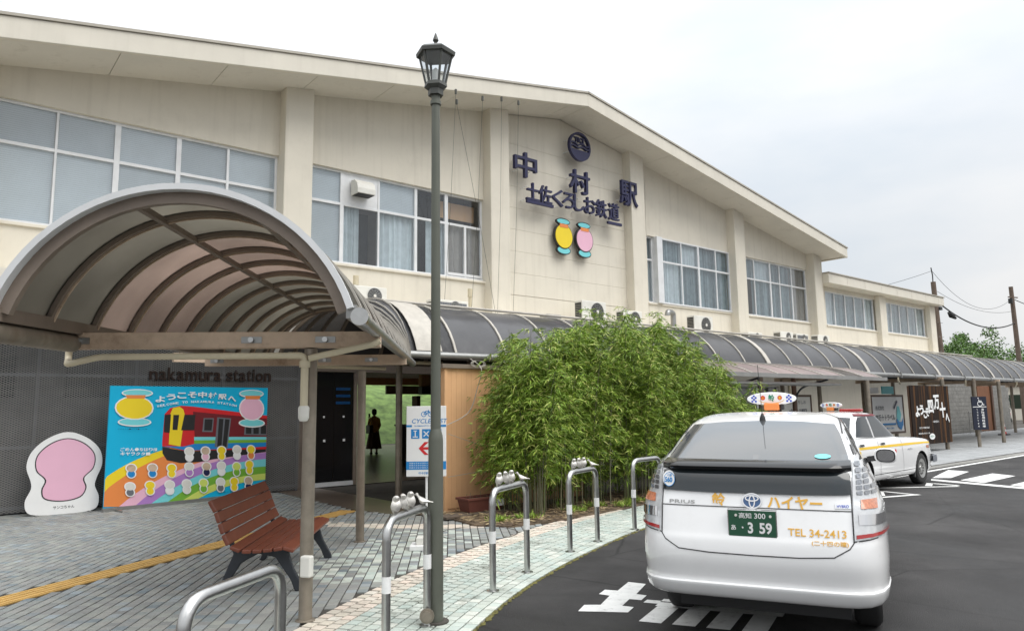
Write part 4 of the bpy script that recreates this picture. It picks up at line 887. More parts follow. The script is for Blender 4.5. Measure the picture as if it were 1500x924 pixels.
def bollard(p0, p1, label, birds, h=.87, tapes=True):
    p0 = Vector(p0); p1 = Vector(p1); c = (p0+p1)/2
    t = thing('bollard_arch', label, 'bollard', c, group='stainless steel arch bollards along the kerb')
    mb = MB(); P = fillet([p0, p0+Vector((0, 0, h)), p1+Vector((0, 0, h)), p1], .135, 8); mb.tube(P, .030, 16); mb.build('tube_arch', M['steel'], t, smooth=True)
    for p in (p0, p1):
        MB().lathe([(.058, 0), (.058, .006), (.036, .010)], p, 18).build('base_ring', M['steel'], t)
        MB().lathe([(.0312, .41), (.0312, .515)], p, 18).build('reflective_tape', M['tape'], t, smooth=True)
    if birds:
        d = (p1-p0).normalized(); L_ = (p1-p0).length
        for f, a in ((.20, .35), (.38, -.5), (.55, .1), (.86, -.9)):
            q = p0+d*(L_*f)+Vector((0, 0, h+.018)); ob = bird_mb(q, math.atan2(-.77, -.64)+a if f < .8 else math.atan2(.60, -.80), 1.05 if f < .8 else .95).build('bird_figure', M['bird'], t, smooth=True)
            mb = MB(); 
            for s_ in (-.008, .008): mb.tube([q+Vector((s_, 0, .0)), q+Vector((s_*1.3, 0, -.0)), q+Vector((s_, 0, .02))], .003, 5)
            mb.build('bird_legs', M['bird'], t)
bollard((.88, 3.18, 0), (1.44, 3.58, 0), 'nearest steel arch bollard, cut by the bottom of the photo, in front of the bench', False, h=.845)
bollard((2.46, 4.34, 0), (3.06, 4.78, 0), 'steel arch bollard with four cast birds right beside the street lamp', True)
bollard((4.05, 5.25, 0), (4.75, 5.60, 0), 'steel arch bollard with four cast birds in front of the orange wall and planter', True)
bollard((5.77, 6.05, 0), (6.44, 6.27, 0), 'steel arch bollard with four cast birds standing before the middle of the bamboo', True)
bollard((7.41, 6.53, 0), (8.13, 6.66, 0), 'steel arch bollard without birds, partly hidden by the white car at the kerb', False, h=.89)
mb = MB(); q = Vector((3.06, 4.78, .08))-ax*.05; mb.tube([q, q-ax*.012], .055, 16); mb.tube([q-ax*.012, q-ax*.03], .038, 16)
o = mb.build('cable_reel', M['steeld'], None, smooth=True); meta(o, 'small round metal disc clamped at the foot of the second bollard beside the lamp', 'fitting')
# ------------------------------------------------------------------ bench
BR = math.pi/2-R(35)   # local y runs along the bench
bn = thing('park_bench', 'red-brown slatted bench with black cast iron legs under the canopy', 'bench', (2.92, 7.22, 0), -R(35), local=True)
prof = [(-.405, .83), (-.372, .775), (-.345, .70), (-.315, .62), (-.285, .54), (-.25, .455), (-.17, .405), (-.07, .40), (.02, .405), (.11, .41), (.20, .425), (.27, .425), (.31, .375)]
sl_ = [((-.435, .835), (-.380, .738)), ((-.376, .730), (-.342, .641)), ((-.339, .634), (-.308, .546)), ((-.305, .539), (-.260, .449)), ((-.25, .44), (-.165, .405)), ((-.155, .402), (-.075, .400)), ((-.065, .400), (.015, .403)), ((.025, .404), (.105, .410)), ((.115, .411), (.195, .422)), ((.205, .424), (.30, .395))]
for (xa, za), (xb, zb) in sl_:
    a = Vector((xa, 0, za)); b = Vector((xb, 0, zb)); d = (b-a).normalized(); n = Vector((-d.z, 0, d.x)); 
    if n.z < 0: n = -n
    th = .036
    mb = MB(); mb.prism([a+Vector((0, -.9, 0)), b+Vector((0, -.9, 0)), b-n*th+Vector((0, -.9, 0)), a-n*th+Vector((0, -.9, 0))], (0, 0, 0), (0, 1.8, 0)); mb.build('slat', M['benchw'], bn, bevel=.010)
for y in (-.72, .72):
    mb = MB(); F = [(-.42, .0), (-.36, .0), (-.33, .05), (-.20, .26), (-.05, .335), (.10, .30), (.24, .10), (.28, .0), (.36, .0), (.35, .04), (.26, .20), (.20, .385), (-.20, .36), (-.27, .42), (-.42, .78), (-.445, .78), (-.32, .44), (-.27, .34), (-.36, .12)]
    mb.prism([(x, y-.025, z) for x, z in F], (0, 0, 0), (0, .05, 0)); mb.build('leg_frame', M['iron'], bn, bevel=.008)
# ------------------------------------------------------------------ poster display (flat artwork, plain stand-ins for the figures)
PA = R(80); pd = Vector((math.sin(PA), math.cos(PA), 0)); PB = Vector((2.46, 13.72, .06)); PW_, PH_ = 2.93, 2.02
pos = thing('poster_display', 'large sky blue welcome poster board with a red train and rainbow bands', 'poster board', (2.46, 13.72, 0))
pn = pd.cross(Vector((0, 0, 1)))
def pp(u, v, k=0): return PB+pd*(u*PW_)+Vector((0, 0, v*PH_))+pn*(.004+k*.0022)
def z2uv(x, y):
    u = (x-60)/960
    for _ in range(6):
        yt = 28+10*u; yb = 915-135*u; v = 1-(y-yt)/(yb-yt); xl = 60-50*(1-v); xr = 1022-32*(1-v); u = (x-xl)/(xr-xl)
    return u, v
def ppoly(P, m, k, name='printed_shape'):
    cu_ = [z2uv(*p) for p in P]; cu_ = [(min(max(u, 0), 1), min(max(v, 0), 1)) for u, v in cu_]
    mb = MB(); mb.add([pp(u, v, k) for u, v in cu_], [tuple(range(len(cu_)))]); 
    me = mb.mesh(name, ORG[pos.name]); me.materials.append(M[m])
    bm = bmesh.new(); bm.from_mesh(me); bmesh.ops.triangulate(bm, faces=bm.faces); bm.to_mesh(me); bm.free()
    return link(name, me, pos)
mb = MB(); mb.prism([pp(0, 0)-pn*.004, pp(1, 0)-pn*.004, pp(1, 1)-pn*.004, pp(0, 1)-pn*.004], -pn*.03, pn*.001); mb.build('board', M['cyan'], pos)
mb = MB(); mb.beam(pp(-.005, -.015), pp(1.005, -.015), .07, .06); mb.build('base_rail', M['gutter'], pos)
for u in (.06, .94): 
    q = pp(u, 0); mb = MB(); mb.beam(Vector((q.x, q.y, .02))-pn*.25, Vector((q.x, q.y, .02))+pn*.30, .03, .02); mb.build('foot', M['steel'], pos)
    MB().tube([pp(u, .5)-pn*.04, Vector((q.x, q.y, .03))-pn*.3], .012, 8).build('back_stay', M['steel'], pos)
def bez(a, c_, b, n=14): return [((1-t)**2*a[0]+2*t*(1-t)*c_[0]+t*t*b[0], (1-t)**2*a[1]+2*t*(1-t)*c_[1]+t*t*b[1]) for t in [i/n for i in range(n+1)]]
curves = [bez((8, 712), (170, 540), (420, 470)), bez((8, 800), (220, 560), (520, 470)), bez((6, 905), (260, 590), (640, 480)), bez((90, 903), (380, 560), (1002, 470)), bez((182, 892), (460, 560), (1002, 505)), bez((268, 882), (560, 590), (1000, 550)), bez((362, 870), (600, 630), (998, 603)), bez((452, 858), (640, 690), (996, 652)), bez((545, 846), (700, 730), (994, 697))]
for (c0, c1), m in zip(zip(curves[:-1], curves[1:]), ('yel', 'org', 'org', 'pink', 'purple', 'aqua', 'grn', 'lime')): ppoly(c0+c1[::-1], m, 1 if m != 'org' else 1.2, 'rainbow_band')
# train
ppoly([(335, 440), (352, 235), (385, 190), (450, 172), (520, 178), (1012, 240), (1005, 480), (460, 500), (335, 470)], 'redp', 2.5, 'train_body')
ppoly([(520, 215), (1010, 262), (1006, 392), (528, 400)], 'maroon', 3, 'train_side')
ppoly([(524, 400), (1005, 392), (1004, 412), (524, 424)], 'aqua', 3.2, 'train_stripe'); ppoly([(524, 424), (1004, 412), (1003, 432), (524, 450)], 'grn', 3.2, 'train_stripe'); ppoly([(460, 470), (524, 450), (1003, 432), (1002, 462), (480, 500), (345, 468)], 'blue', 3.4, 'train_stripe')
ppoly([(385, 230), (400, 190), (440, 180), (462, 200), (470, 240), (440, 470), (372, 455)], 'yel', 3.6, 'train_front')
ppoly([(352, 240), (388, 236), (378, 372), (345, 366)], 'matblack', 4, 'train_window'); ppoly([(468, 238), (535, 238), (525, 352), (446, 352)], 'matblack', 4, 'train_window'); ppoly([(402, 240), (436, 240), (424, 350), (395, 350)], 'matblack', 4.2, 'train_window')
ppoly([(585, 262), (650, 262), (640, 362), (575, 362)], 'greyp', 4, 'train_window'); ppoly([(592, 270), (642, 270), (634, 352), (586, 352)], 'matblack', 4.4, 'train_window')
ppoly([(672, 255), (762, 262), (735, 478), (652, 470)], 'greyp', 4, 'train_door'); ppoly([(682, 265), (712, 267), (695, 470), (668, 468)], 'matblack', 4.4, 'train_door'); ppoly([(722, 268), (752, 270), (728, 472), (702, 470)], 'matblack', 4.4, 'train_door')
ppoly([(855, 300), (1008, 308), (1005, 382), (848, 380)], 'greyp', 4, 'train_window')
for x in (862, 914, 966): ppoly([(x, 308), (x+38, 310), (x+36, 372), (x-2, 372)], 'matblack', 4.4, 'train_window')
ppoly([(335, 475), (480, 505), (1000, 468), (1000, 500), (640, 560), (560, 580), (440, 590), (360, 570), (335, 520)], 'matblack', 2.2, 'train_underframe')
def blob(cx, cy, rx, ry, m, k, name='printed_oval', n=18): return ppoly([(cx+rx*math.cos(2*math.pi*i/n), cy+ry*math.sin(2*math.pi*i/n)) for i in range(n)], m, k, name)
for cx, m in ((183, 'yel'), (903, 'pink')):
    blob(cx, 295, 92, 32, 'white', 5); blob(cx, 293, 84, 25, 'aqua', 5.4); blob(cx, 190, 106 if m == 'yel' else 88, 88, 'white', 5.6); blob(cx, 190, 98 if m == 'yel' else 80, 80, m, 6); blob(cx+18*(m == 'yel'), 82, 86, 30, 'white', 6.2); blob(cx+18*(m == 'yel'), 80, 79, 22, 'aqua', 6.4)
    ppoly([(cx-45, 96), (cx+62, 96), (cx+56, 122), (cx-40, 122)], 'org', 6.6)
cols = ['white', 'pink', 'yel', 'white', 'org', 'blue', 'blue', 'yel', 'purple', 'navy', 'white', 'grn', 'yel', 'greyp', 'yel', 'white', 'offwhite', 'grn', 'greyp', 'yel', 'navy']
pts = [(492, 525), (592, 520), (695, 515), (797, 508), (893, 505), (158, 648), (275, 645), (385, 645), (490, 635), (597, 632), (692, 625), (793, 628), (880, 612), (150, 780), (260, 770), (372, 765), (473, 757), (577, 750), (685, 742), (775, 735), (872, 728)]
for (x, y), m in zip(pts, cols):
    blob(x, y+22, 27, 32, 'white', 7, 'sticker_shape'); blob(x, y-20, 32, 34, 'white', 7.2, 'sticker_shape'); blob(x, y+22, 20, 25, m, 7.6, 'sticker_shape'); blob(x, y-20, 25, 27, 'beam' if m in ('blue', 'navy', 'pink') else 'lime' if m == 'grn' else 'yel' if m == 'org' else 'offwhite' if m != 'yel' else 'yel', 8, 'sticker_shape')
def ptext(s, x0, x1, yc, h, m='white', rise=0, name='lettering', bold=.02, arch=0):
    n = len(s)
    for i, ch in enumerate(s):
        if ch == ' ': continue
        f = (i+.5)/n; x = x0+(x1-x0)*f; y = yc-arch*(1-(2*f-1)**2)+rise*f; u, v = z2uv(x, y); hh = h/870*PH_
        text(ch, pp(u, v, 8.5), pd, (0, 0, 1), abs(x1-x0)/n/960*PW_*(.86 if ch not in 'IIl' else .3), hh, M[m], pos, name=name, thick=0, bold=bold)
ptext('ようこそ中村駅へ', 295, 800, 135, 46, arch=42, rise=-5, bold=.03)
ptext('WELCOME TO NAKAMURA STATION', 305, 800, 180, 17, arch=34, rise=-8)
ptext('ごめん・なはり線', 100, 305, 493, 24, bold=.02); ptext('キャラクター', 100, 265, 524, 24, bold=.02)
ptext('このポスターの写真・イラスト', 90, 255, 345, 8, m='navy', bold=0); ptext('土佐くろしお鉄道株式会社中村駅', 680, 980, 795, 9, m='navy', bold=0, rise=-25)
# ------------------------------------------------------------------ white stand-up board with a plain pink field
wbd = thing('cutout_board', 'white rounded stand-up board with plain pink shape, left of the poster', 'display board', (1.95, 14.05, 0))
WY = 13.98
def wob(P, y0, th, m, name):
    Q_ = [(x, y0, z) for x, z in P]; C = catmull([Q_[-1]]+Q_+[Q_[0], Q_[1]], 5)[5:-6]
    mb = MB(); mb.prism(C, (0, 0, 0), (0, th, 0)); return mb.build(name, m, wbd)
SX = .965
wob([(1.92+(x-1.92)*1.0, z) for x, z in [(1.92, 1.32), (2.2, 1.22), (2.40, 1.02), (2.45, .78), (2.38, .55), (2.36, .42), (2.43, .22), (2.36, .03), (1.92, .0), (1.48, .03), (1.39, .22), (1.46, .42), (1.45, .55), (1.38, .78), (1.44, 1.02), (1.64, 1.22)]], WY, .02, M['white'], 'board')
wob([(1.92, 1.22), (2.16, 1.14), (2.33, .95), (2.33, .72), (2.2, .56), (2.24, .40), (2.16, .25), (1.92, .20), (1.66, .25), (1.60, .40), (1.64, .56), (1.51, .72), (1.51, .95), (1.68, 1.14)], WY-.004, .003, M['matblack'], 'outline')
wob([(1.92, 1.205), (2.15, 1.125), (2.315, .945), (2.315, .725), (2.18, .56), (2.22, .40), (2.15, .265), (1.92, .215), (1.67, .265), (1.62, .40), (1.66, .56), (1.525, .725), (1.525, .945), (1.69, 1.125)], WY-.008, .003, M['pink'], 'pink_panel')
text('サンコちゃん', (1.93, WY-.002, .11), (1, 0, 0), (0, 0, 1), .30, .05, M['matblack'], wbd, thick=0, bold=.01)
for u in (1.55, 2.3): MB().beam((u, WY-.12, .01), (u, WY+.2, .01), .03, .02).build('foot', M['gutter'], wbd)
# ------------------------------------------------------------------ cycle sign on its pole
cs = thing('cycle_sign', 'white and blue cycle sign with a red left arrow on a thin pole', 'sign', (4.70, 7.35, 0))
sd_ = Vector((.773, -.635, 0)); sn = sd_.cross(Vector((0, 0, 1))); SC = Vector((4.665, 7.31, 1.235))
def sp(x, z, k=0): return SC+sd_*x+Vector((0, 0, z))+sn*(.012+k*.0015)
def spoly(P, m, k=1, name='printed_shape'): return MB().add([sp(x, z, k) for x, z in P], [tuple(range(len(P)))]).build(name, M[m], cs, fixn=False)
mb = MB(); mb.prism([sp(-.235, -.41), sp(.235, -.41), sp(.235, .41), sp(-.235, .41)], -sn*.02, sn*0); mb.build('sign_panel', M['white'], cs, bevel=.004)
mb = MB(); mb.tube([(SC-sn*.02+Vector((0, 0, .3))), SC-sn*.02+Vector((0, 0, -1.235))], .014, 10); mb.build('pole', M['white'], cs, smooth=True)
MB().box((SC-sn*.02)[:2]+(.03,) if False else ((SC.x, SC.y, .03)), (.36, .26, .06), -.68).build('base_block', M['white'], cs, bevel=.01)
MB().box((SC.x, SC.y, .10), (.22, .16, .08), -.68).build('base_weight', M['offwhite'], cs, bevel=.01)
spoly([(-.235, .165), (-.17, .165), (-.17, .19), (-.235, .19)], 'blue'); spoly([(.17, .165), (.235, .165), (.235, .19), (.17, .19)], 'blue')
text('CYCLE REST', sp(.01, .235, 1)+sd_*.03, sd_, (0, 0, 1), .42, .052, M['blue'], cs, thick=0, bold=.01, shear=.2)
text('SHIMANTO CYCLE', sp(0, .178, 1), sd_, (0, 0, 1), .28, .018, M['blue'], cs, thick=0)
def ringp(cx, cz, r, w_, m): 
    mb = MB(); mb.grid([[sp(cx+(r-w_/2)*math.cos(t), cz+(r-w_/2)*math.sin(t), 1), sp(cx+(r+w_/2)*math.cos(t), cz+(r+w_/2)*math.sin(t), 1)] for t in [2*math.pi*i/20 for i in range(21)]]); mb.build('wheel_symbol', M[m], cs, fixn=False)
def seg(a, b, w_, m='blue', k=1.2):
    a = Vector((*a, 0)); b = Vector((*b, 0)); d = (b-a).normalized(); n = Vector((-d.y, d.x, 0))*w_/2; spoly([((q).x, (q).y) for q in (a-n, b-n, b+n, a+n)], m, k)
ringp(-.03, .315, .028, .008, 'blue'); ringp(.05, .315, .028, .008, 'blue')
for a, b in (((-.03, .315), (-.01, .35)), ((-.01, .35), (.03, .35)), ((.03, .35), (.005, .315)), ((.005, .315), (-.01, .35)), ((.03, .35), (.05, .315)), ((-.03, .315), (.005, .315)), ((.03, .35), (.025, .365))): seg(a, b, .008)
for x in (-.13, .0, .13): spoly([(x-.05, .03), (x+.05, .03), (x+.05, .14), (x-.05, .14)], 'blue')
seg((-.13, .05), (-.13, .12), .012, 'white', 2); seg((-.16, .05), (-.10, .05), .01, 'white', 2); seg((-.15, .12), (-.11, .12), .01, 'white', 2)
seg((-.03, .055), (.03, .115), .012, 'white', 2); seg((-.03, .115), (.03, .055), .012, 'white', 2); seg((.10, .085), (.16, .085), .012, 'white', 2); seg((.13, .055), (.13, .115), .012, 'white', 2)
spoly([(-.09, -.085), (-.02, -.01), (.03, -.01), (-.035, -.07), (.16, -.07), (.16, -.10), (-.035, -.10), (.03, -.16), (-.02, -.16)], 'redp')
spoly([(-.235, -.33), (.235, -.33), (.235, -.235), (-.235, -.235)], 'blue')
for k in range(3): text('利用できます空気入れ・工具・休憩', sp(-.0, -.255-k*.026, 2), sd_, (0, 0, 1), .40, .014, M['white'], cs, thick=0)
text('中村駅', sp(-.03, -.37, 1), sd_, (0, 0, 1), .12, .03, M['blue'], cs, thick=0)
# ------------------------------------------------------------------ orange booth wall, planter, plank, cable
ob = thing('orange_booth', 'orange vertically boarded booth wall beside the bamboo', 'booth', (7.5, 9.6, 0))
MB().bb(6.52, 9.6, 9.62, 9.72, 0.0, 2.26).build('wall_core', M['orange'], ob)
k = 0; u = 6.50
while u < 9.4: MB().bb(u+.001, u+.099, 9.606, 9.618, .05, 2.26).build('siding_board', M['orange'], ob, bevel=.002, seg=1); u += .10
MB().bb(6.46, 6.518, 9.585, 9.70, .0, 2.27).build('corner_trim', M['orange'], ob, bevel=.004); MB().bb(6.44, 6.515, 9.705, 9.86, .0, 2.26).build('dark_side', M['matblack'], ob)
MB().bb(6.40, 9.7, 9.55, 9.9, 2.262, 2.33).build('top_trim', M['brownm'], ob)
pl = thing('flower_planter', 'brown plastic planter box with a white label at the orange wall', 'planter', (6.8, 9.1, 0))
mb = MB(); P0 = [(6.50, 8.98, .06), (7.10, 8.98, .06), (7.10, 9.22, .06), (6.50, 9.22, .06)]; P1 = [(6.46, 8.95, .24), (7.14, 8.95, .24), (7.14, 9.25, .24), (6.46, 9.25, .24)]; mb.add(P0+P1, [(0, 3, 2, 1), (0, 1, 5, 4), (1, 2, 6, 5), (2, 3, 7, 6), (3, 0, 4, 7)]); mb.build('trough', M['terra'], pl)
mb = MB(); mb.bb(6.44, 7.16, 8.93, 8.96, .235, .27); mb.bb(6.44, 7.16, 9.24, 9.27, .235, .27); mb.bb(6.44, 6.47, 8.96, 9.24, .235, .27); mb.bb(7.13, 7.16, 8.96, 9.24, .235, .27); mb.build('rim', M['terra'], pl, bevel=.005)
MB().bb(6.48, 7.12, 8.97, 9.23, .20, .235).build('potting_soil', M['soil'], pl); MB().bb(6.86, 7.12, 8.935, 8.945, .12, .22).build('label_card', M['white'], pl)
text('お花を大切に', (6.99, 8.934, .17), (1, 0, 0), (0, 0, 1), .2, .03, M['greyp'], pl, thick=0)
for k in range(9): x = 6.52+k*.07; MB().tube([(x, 9.1, .23), (x+rnd.uniform(-.03, .03), 9.1+rnd.uniform(-.05, .05), .27+rnd.random()*.08)], .003, 4).build('dry_stem', M['culm'], pl)
o = MB().bb(6.0, 7.3, 8.86, 9.16, .02, .055).build('wooden_plank', M['plank'], bevel=.004); meta(o, 'old wooden plank lying on the ground under the brown planter', 'plank')
cb = MB(); P = catmull([(6.42, 9.5, 1.35), (6.9, 9.55, 1.55), (7.05, 9.5, 1.95), (6.98, 9.3, 2.25), (7.2, 9.9, 2.45)], 8); cb.tube(P, .007, 6)
for k in range(3): cb.tube([(7.05+.13*math.cos(t)+k*.02, 9.5, 2.34+.055*math.sin(t)) for t in [i*.4 for i in range(17)]], .005, 5)
o = cb.build('cable_coil', M['ribc'], smooth=True); meta(o, 'loose pale cable looped from the gutter down over the orange wall', 'cable')
cb = MB(); cb.tube(catmull([(6.5, 9.55, 1.22), (7.2, 9.5, 1.0), (7.9, 9.4, .85)], 6), .004, 5); cb.tube(catmull([(6.5, 9.55, .55), (7.2, 9.5, .62), (7.9, 9.4, .8)], 6), .004, 5)
o = cb.build('guy_string', M['ribc']); meta(o, 'thin strings stretched across the orange wall into the bamboo', 'string')
# ------------------------------------------------------------------ bamboo
def htop(u):
    P = [(5.9, 1.7), (6.3, 2.25), (7.0, 2.85), (7.6, 3.0), (8.4, 3.1), (9.4, 3.5), (10.4, 3.4), (11.4, 3.15), (12.2, 2.7), (12.8, 1.9), (13.6, 1.3)]
    for (a, b), (c_, d) in zip(P[:-1], P[1:]):
        if a <= u <= c_: return b+(d-b)*(u-a)/(c_-a)
    return 1.3
words = ['leftmost bamboo clump, growing against the orange wall', 'second bamboo clump from the left, behind the third bollard arch', 'third bamboo clump from the left, just right of the orange wall', 'fourth bamboo clump from the left, before the air conditioner with the big fan', 'fifth bamboo clump from the left, behind the fourth bollard arch', 'sixth bamboo clump from the left, tallest middle part of the hedge', 'seventh bamboo clump from the left, just left of the white car roof', 'eighth bamboo clump from the left, behind the left rear pillar of the car', 'second bamboo clump from the right, above the roof of the front car', 'rightmost bamboo clump, beside the taxi rank canopy']
rb_ = random.Random(11)
def leaf(mb, p, d, l, wd, roll):
    d = d.normalized(); s_ = d.cross(Vector((0, 0, 1)))
    if s_.length < .01: s_ = Vector((1, 0, 0))
    s_ = s_.normalized(); n = s_.cross(d); s_ = s_*math.cos(roll)+n*math.sin(roll)
    mb.v += [tuple(p), tuple(p+d*l*.35+s_*wd), tuple(p+d*l-Vector((0, 0, l*.18))), tuple(p+d*l*.35-s_*wd)]; b = len(mb.v)-4; mb.f.append((b, b+1, b+2, b+3)); mb.m.append(0)
for ci in range(10):
    uc = 6.55+ci*.66; t = thing('bamboo_clump', words[ci], 'bamboo', (uc, 8.7, 0), group='clumps of the bamboo hedge')
    lf = MB()
    for k in range(18):
        u = uc+rb_.uniform(-.38, .38); n = rb_.uniform(8.05, 9.35); H = htop(u)*(rb_.uniform(.66, .92) if rb_.random() < .5 else rb_.uniform(.92, 1.03))
        if n < 8.25: H *= .88
        lx, ly = rb_.uniform(-.28, .28), rb_.uniform(-.40, .22)
        if ci == 0: u = max(u, 6.95)+.25
        lx += (-.0 if ci == 0 else .25 if ci == 9 else 0)
        pts = [Vector((u+lx*f*f, n+ly*f*f, H*f*(1-.05*f))) for f in [i/7 for i in range(8)]]
        r = rb_.uniform(.006, .012)
        MB().tube(pts, [r, r, r, r*.9, r*.8, r*.6, r*.45, r*.2], 5).build('culm', M['culm'], t, smooth=True)
        bot = rb_.uniform(.55, 1.0) if n < 8.6 else rb_.uniform(.3, .7)
        f = bot/H
        while f < 1.0:
            i = min(int(f*7), 6); p = pts[i].lerp(pts[i+1], f*7-i)
            for br in range(2 if f < .4 else 3):
                a = rb_.uniform(0, 6.283); L_ = rb_.uniform(.12, .42)*(1.0 if f < .8 else .7); el = rb_.uniform(-.1, .7)
                bd = Vector((math.cos(a)*math.cos(el), math.sin(a)*math.cos(el), math.sin(el)))
                tip = p+bd*L_
                lf.mi = 0
                nn = int(rb_.uniform(2, 4.99))
                for q in range(nn+1):
                    c_ = p+bd*L_*((q+.6)/nn)-Vector((0, 0, .10*((q+1)/nn)**2)); 
                    for w_ in range(rb_.randint(4, 7)):
                        aa = a+rb_.uniform(-1.3, 1.3); dd = Vector((math.cos(aa), math.sin(aa), rb_.uniform(-.75, .35)))
                        leaf(lf, c_+Vector((rb_.uniform(-.02, .02),)*3), dd, rb_.uniform(.05, .16), rb_.uniform(.0045, .0092), rb_.uniform(-.9, .9))
            f += rb_.uniform(.028, .05)*2.6/H
    lf.build('foliage', M['leaf'], t, kind='stuff', fixn=False)
# low grass tufts at the foot of the bamboo
for i, (x, y) in enumerate(((6.45, 8.2), (6.9, 8.1), (7.9, 8.15), (8.9, 8.05), (8.5, 8.3), (9.4, 8.25))):
    mb = MB()
    for k in range(130):
        a = rb_.uniform(0, 6.28); leaf(mb, Vector((x+rb_.uniform(-.16, .16), y+rb_.uniform(-.12, .12), .02)), Vector((math.cos(a)*.6, math.sin(a)*.6, rb_.uniform(.4, 1.4))), rb_.uniform(.07, .17), .008, rb_.uniform(-1, 1))
    o = mb.build('grass_tuft', M['leaf'], fixn=False); meta(o, 'low green tuft growing on the leaf litter, number %s from the orange wall' % ['one', 'two', 'three', 'four', 'five', 'six'][i] if False else ['grass tuft at the left end of the bamboo bed beside the planter', 'grass tuft behind the third bollard arch', 'grass tuft behind the fourth bollard arch, left one', 'grass tuft between fourth and fifth bollard arches, in front', 'grass tuft between fourth and fifth bollard arches, further back', 'grass tuft left of the fifth bollard arch'][i], 'grass', 'grass tufts under the bamboo')
# ------------------------------------------------------------------ air conditioners
def ac(u, z, label, wd=.84, h=.56, n=13.75, side=False):
    t = thing('air_conditioner', label, 'air conditioner', (u, n, z), group='outdoor units above the walkway canopy', local=True)
    MB().bb(-wd/2, wd/2, 0, .30, .04, h).build('casing', M['offwhite'], t, bevel=.015)
    mb = MB(); cx = wd*.12; r = h*.40; cz = h*.53
    disc(mb, cx, cz, r, r, -.006, .0005, 24); mb.build('fan_opening', M['matblack'], t)
    mb = MB()
    for rr in (r, r*.82, r*.64, r*.46, r*.28):
        mb.grid([[(cx+(rr-.006)*math.cos(a), -.016, cz+(rr-.006)*math.sin(a)), (cx+(rr+.006)*math.cos(a), -.016, cz+(rr+.006)*math.sin(a))] for a in [2*math.pi*i/24 for i in range(25)]])
    for k in range(12):
        a = math.pi*k/6; d = Vector((math.cos(a), 0, math.sin(a))); mb.beam(Vector((cx, -.02, cz))+d*r*.2, Vector((cx, -.02, cz))+d*r*1.02, .006, .006, up=(0, 1, 0))
    mb.build('fan_grille', M['gutter'], t, fixn=False)
    mb = MB(); disc(mb, cx, cz, r*.2, r*.2, -.024, -.012, 12); mb.build('fan_hub', M['offwhite'], t)
    MB().bb(-wd/2-.004, -wd/2-.001, .03, .27, .09, h-.06).build('side_intake', M['matblack'], t)
    mb = MB()
    for k in range(9): zz = .12+k*(h-.2)/9; mb.bb(-wd/2-.012, -wd/2-.004, .03, .27, zz, zz+.012)
    mb.build('intake_fins', M['gutter'], t)
    if side:
        MB().bb(-wd/2+.05, wd/2-.05, -.004, -.001, .1, h-.06).build('coil_face', M['greyp'], t)
        mb = MB()
        for k in range(14): xx = -wd/2+.06+k*(wd-.12)/14; mb.bb(xx, xx+.008, -.012, -.004, .1, h-.06)
        mb.build('coil_fins', M['gutter'], t)
    mb = MB(); mb.bb(-wd/2+.1, -wd/2+.16, -.02, .32, 0, .04); mb.bb(wd/2-.16, wd/2-.1, -.02, .32, 0, .04); mb.build('foot', M['gutter'], t)
zb = 3.86
ac(14.25, 3.90, 'air conditioner with large dark fan just left above the bamboo hedge', .95, .62)
ac(15.85, zb, 'air conditioner half hidden behind the top of the bamboo hedge', .8, .52)
ac(19.25, zb, 'air conditioner under the fourth window group, right of the metal vent pipe', .98, .60)
ac(22.2, zb-.02, 'low air conditioner showing its dark coil, at the foot of a pilaster', .85, .26, side=True)
ac(24.25, zb, 'air conditioner under the fifth window group, left one of the pair', .85, .38)
ac(25.35, zb, 'air conditioner under the fifth window group, right one of the pair', .85, .36, side=True)
ac(26.95, zb, 'air conditioner at the foot of the last pilaster of the gabled building', .9, .40)
ac(7.35, 3.84, 'air conditioner peeping over the white rim of the entrance canopy', .8, .42)
ac(9.45, 3.84, 'low air conditioner behind the street lamp above the canopy', 1.0, .30, side=True)
vp = thing('vent_pipe', 'silver elbow vent pipe rising between the air conditioners', 'vent', (17.85, 13.9, 3.8))
MB().tube(fillet([(17.9, 13.9, 3.8), (17.9, 13.9, 4.48), (17.5, 13.8, 4.48), (17.5, 13.8, 4.36)], .1, 6), .085, 12).build('duct', M['gutter'], vp, smooth=True)
for u, lab in ((7.1, 'cream capped pipe standing on the canopy slab beside the white canopy rim'), (10.15, 'cream capped pipe on the canopy slab just right of the street lamp')):
    t = thing('capped_pipe', lab, 'pipe', (u, 13.95, 3.8), group='capped cream pipes on the slab'); MB().tube([(u, 13.95, 3.8), (u, 13.95, 4.36)], .045, 10).build('pipe', M['pvc'], t, smooth=True); MB().tube([(u, 13.95, 4.30), (u, 13.95, 4.50)], .062, 10).build('pipe_cap', M['pvc'], t, smooth=True)
for u, lab in ((12.6, 'small grey junction box left of the big-fan air conditioner'), (30.4, 'left grey box on the slab below the wing'), (31.6, 'right grey box on the slab below the wing')):
    o = MB().bb(u-.25, u+.25, 13.6, 13.9, 3.8, 4.02).build('roof_box', M['gutter'], bevel=.01); meta(o, lab, 'box')
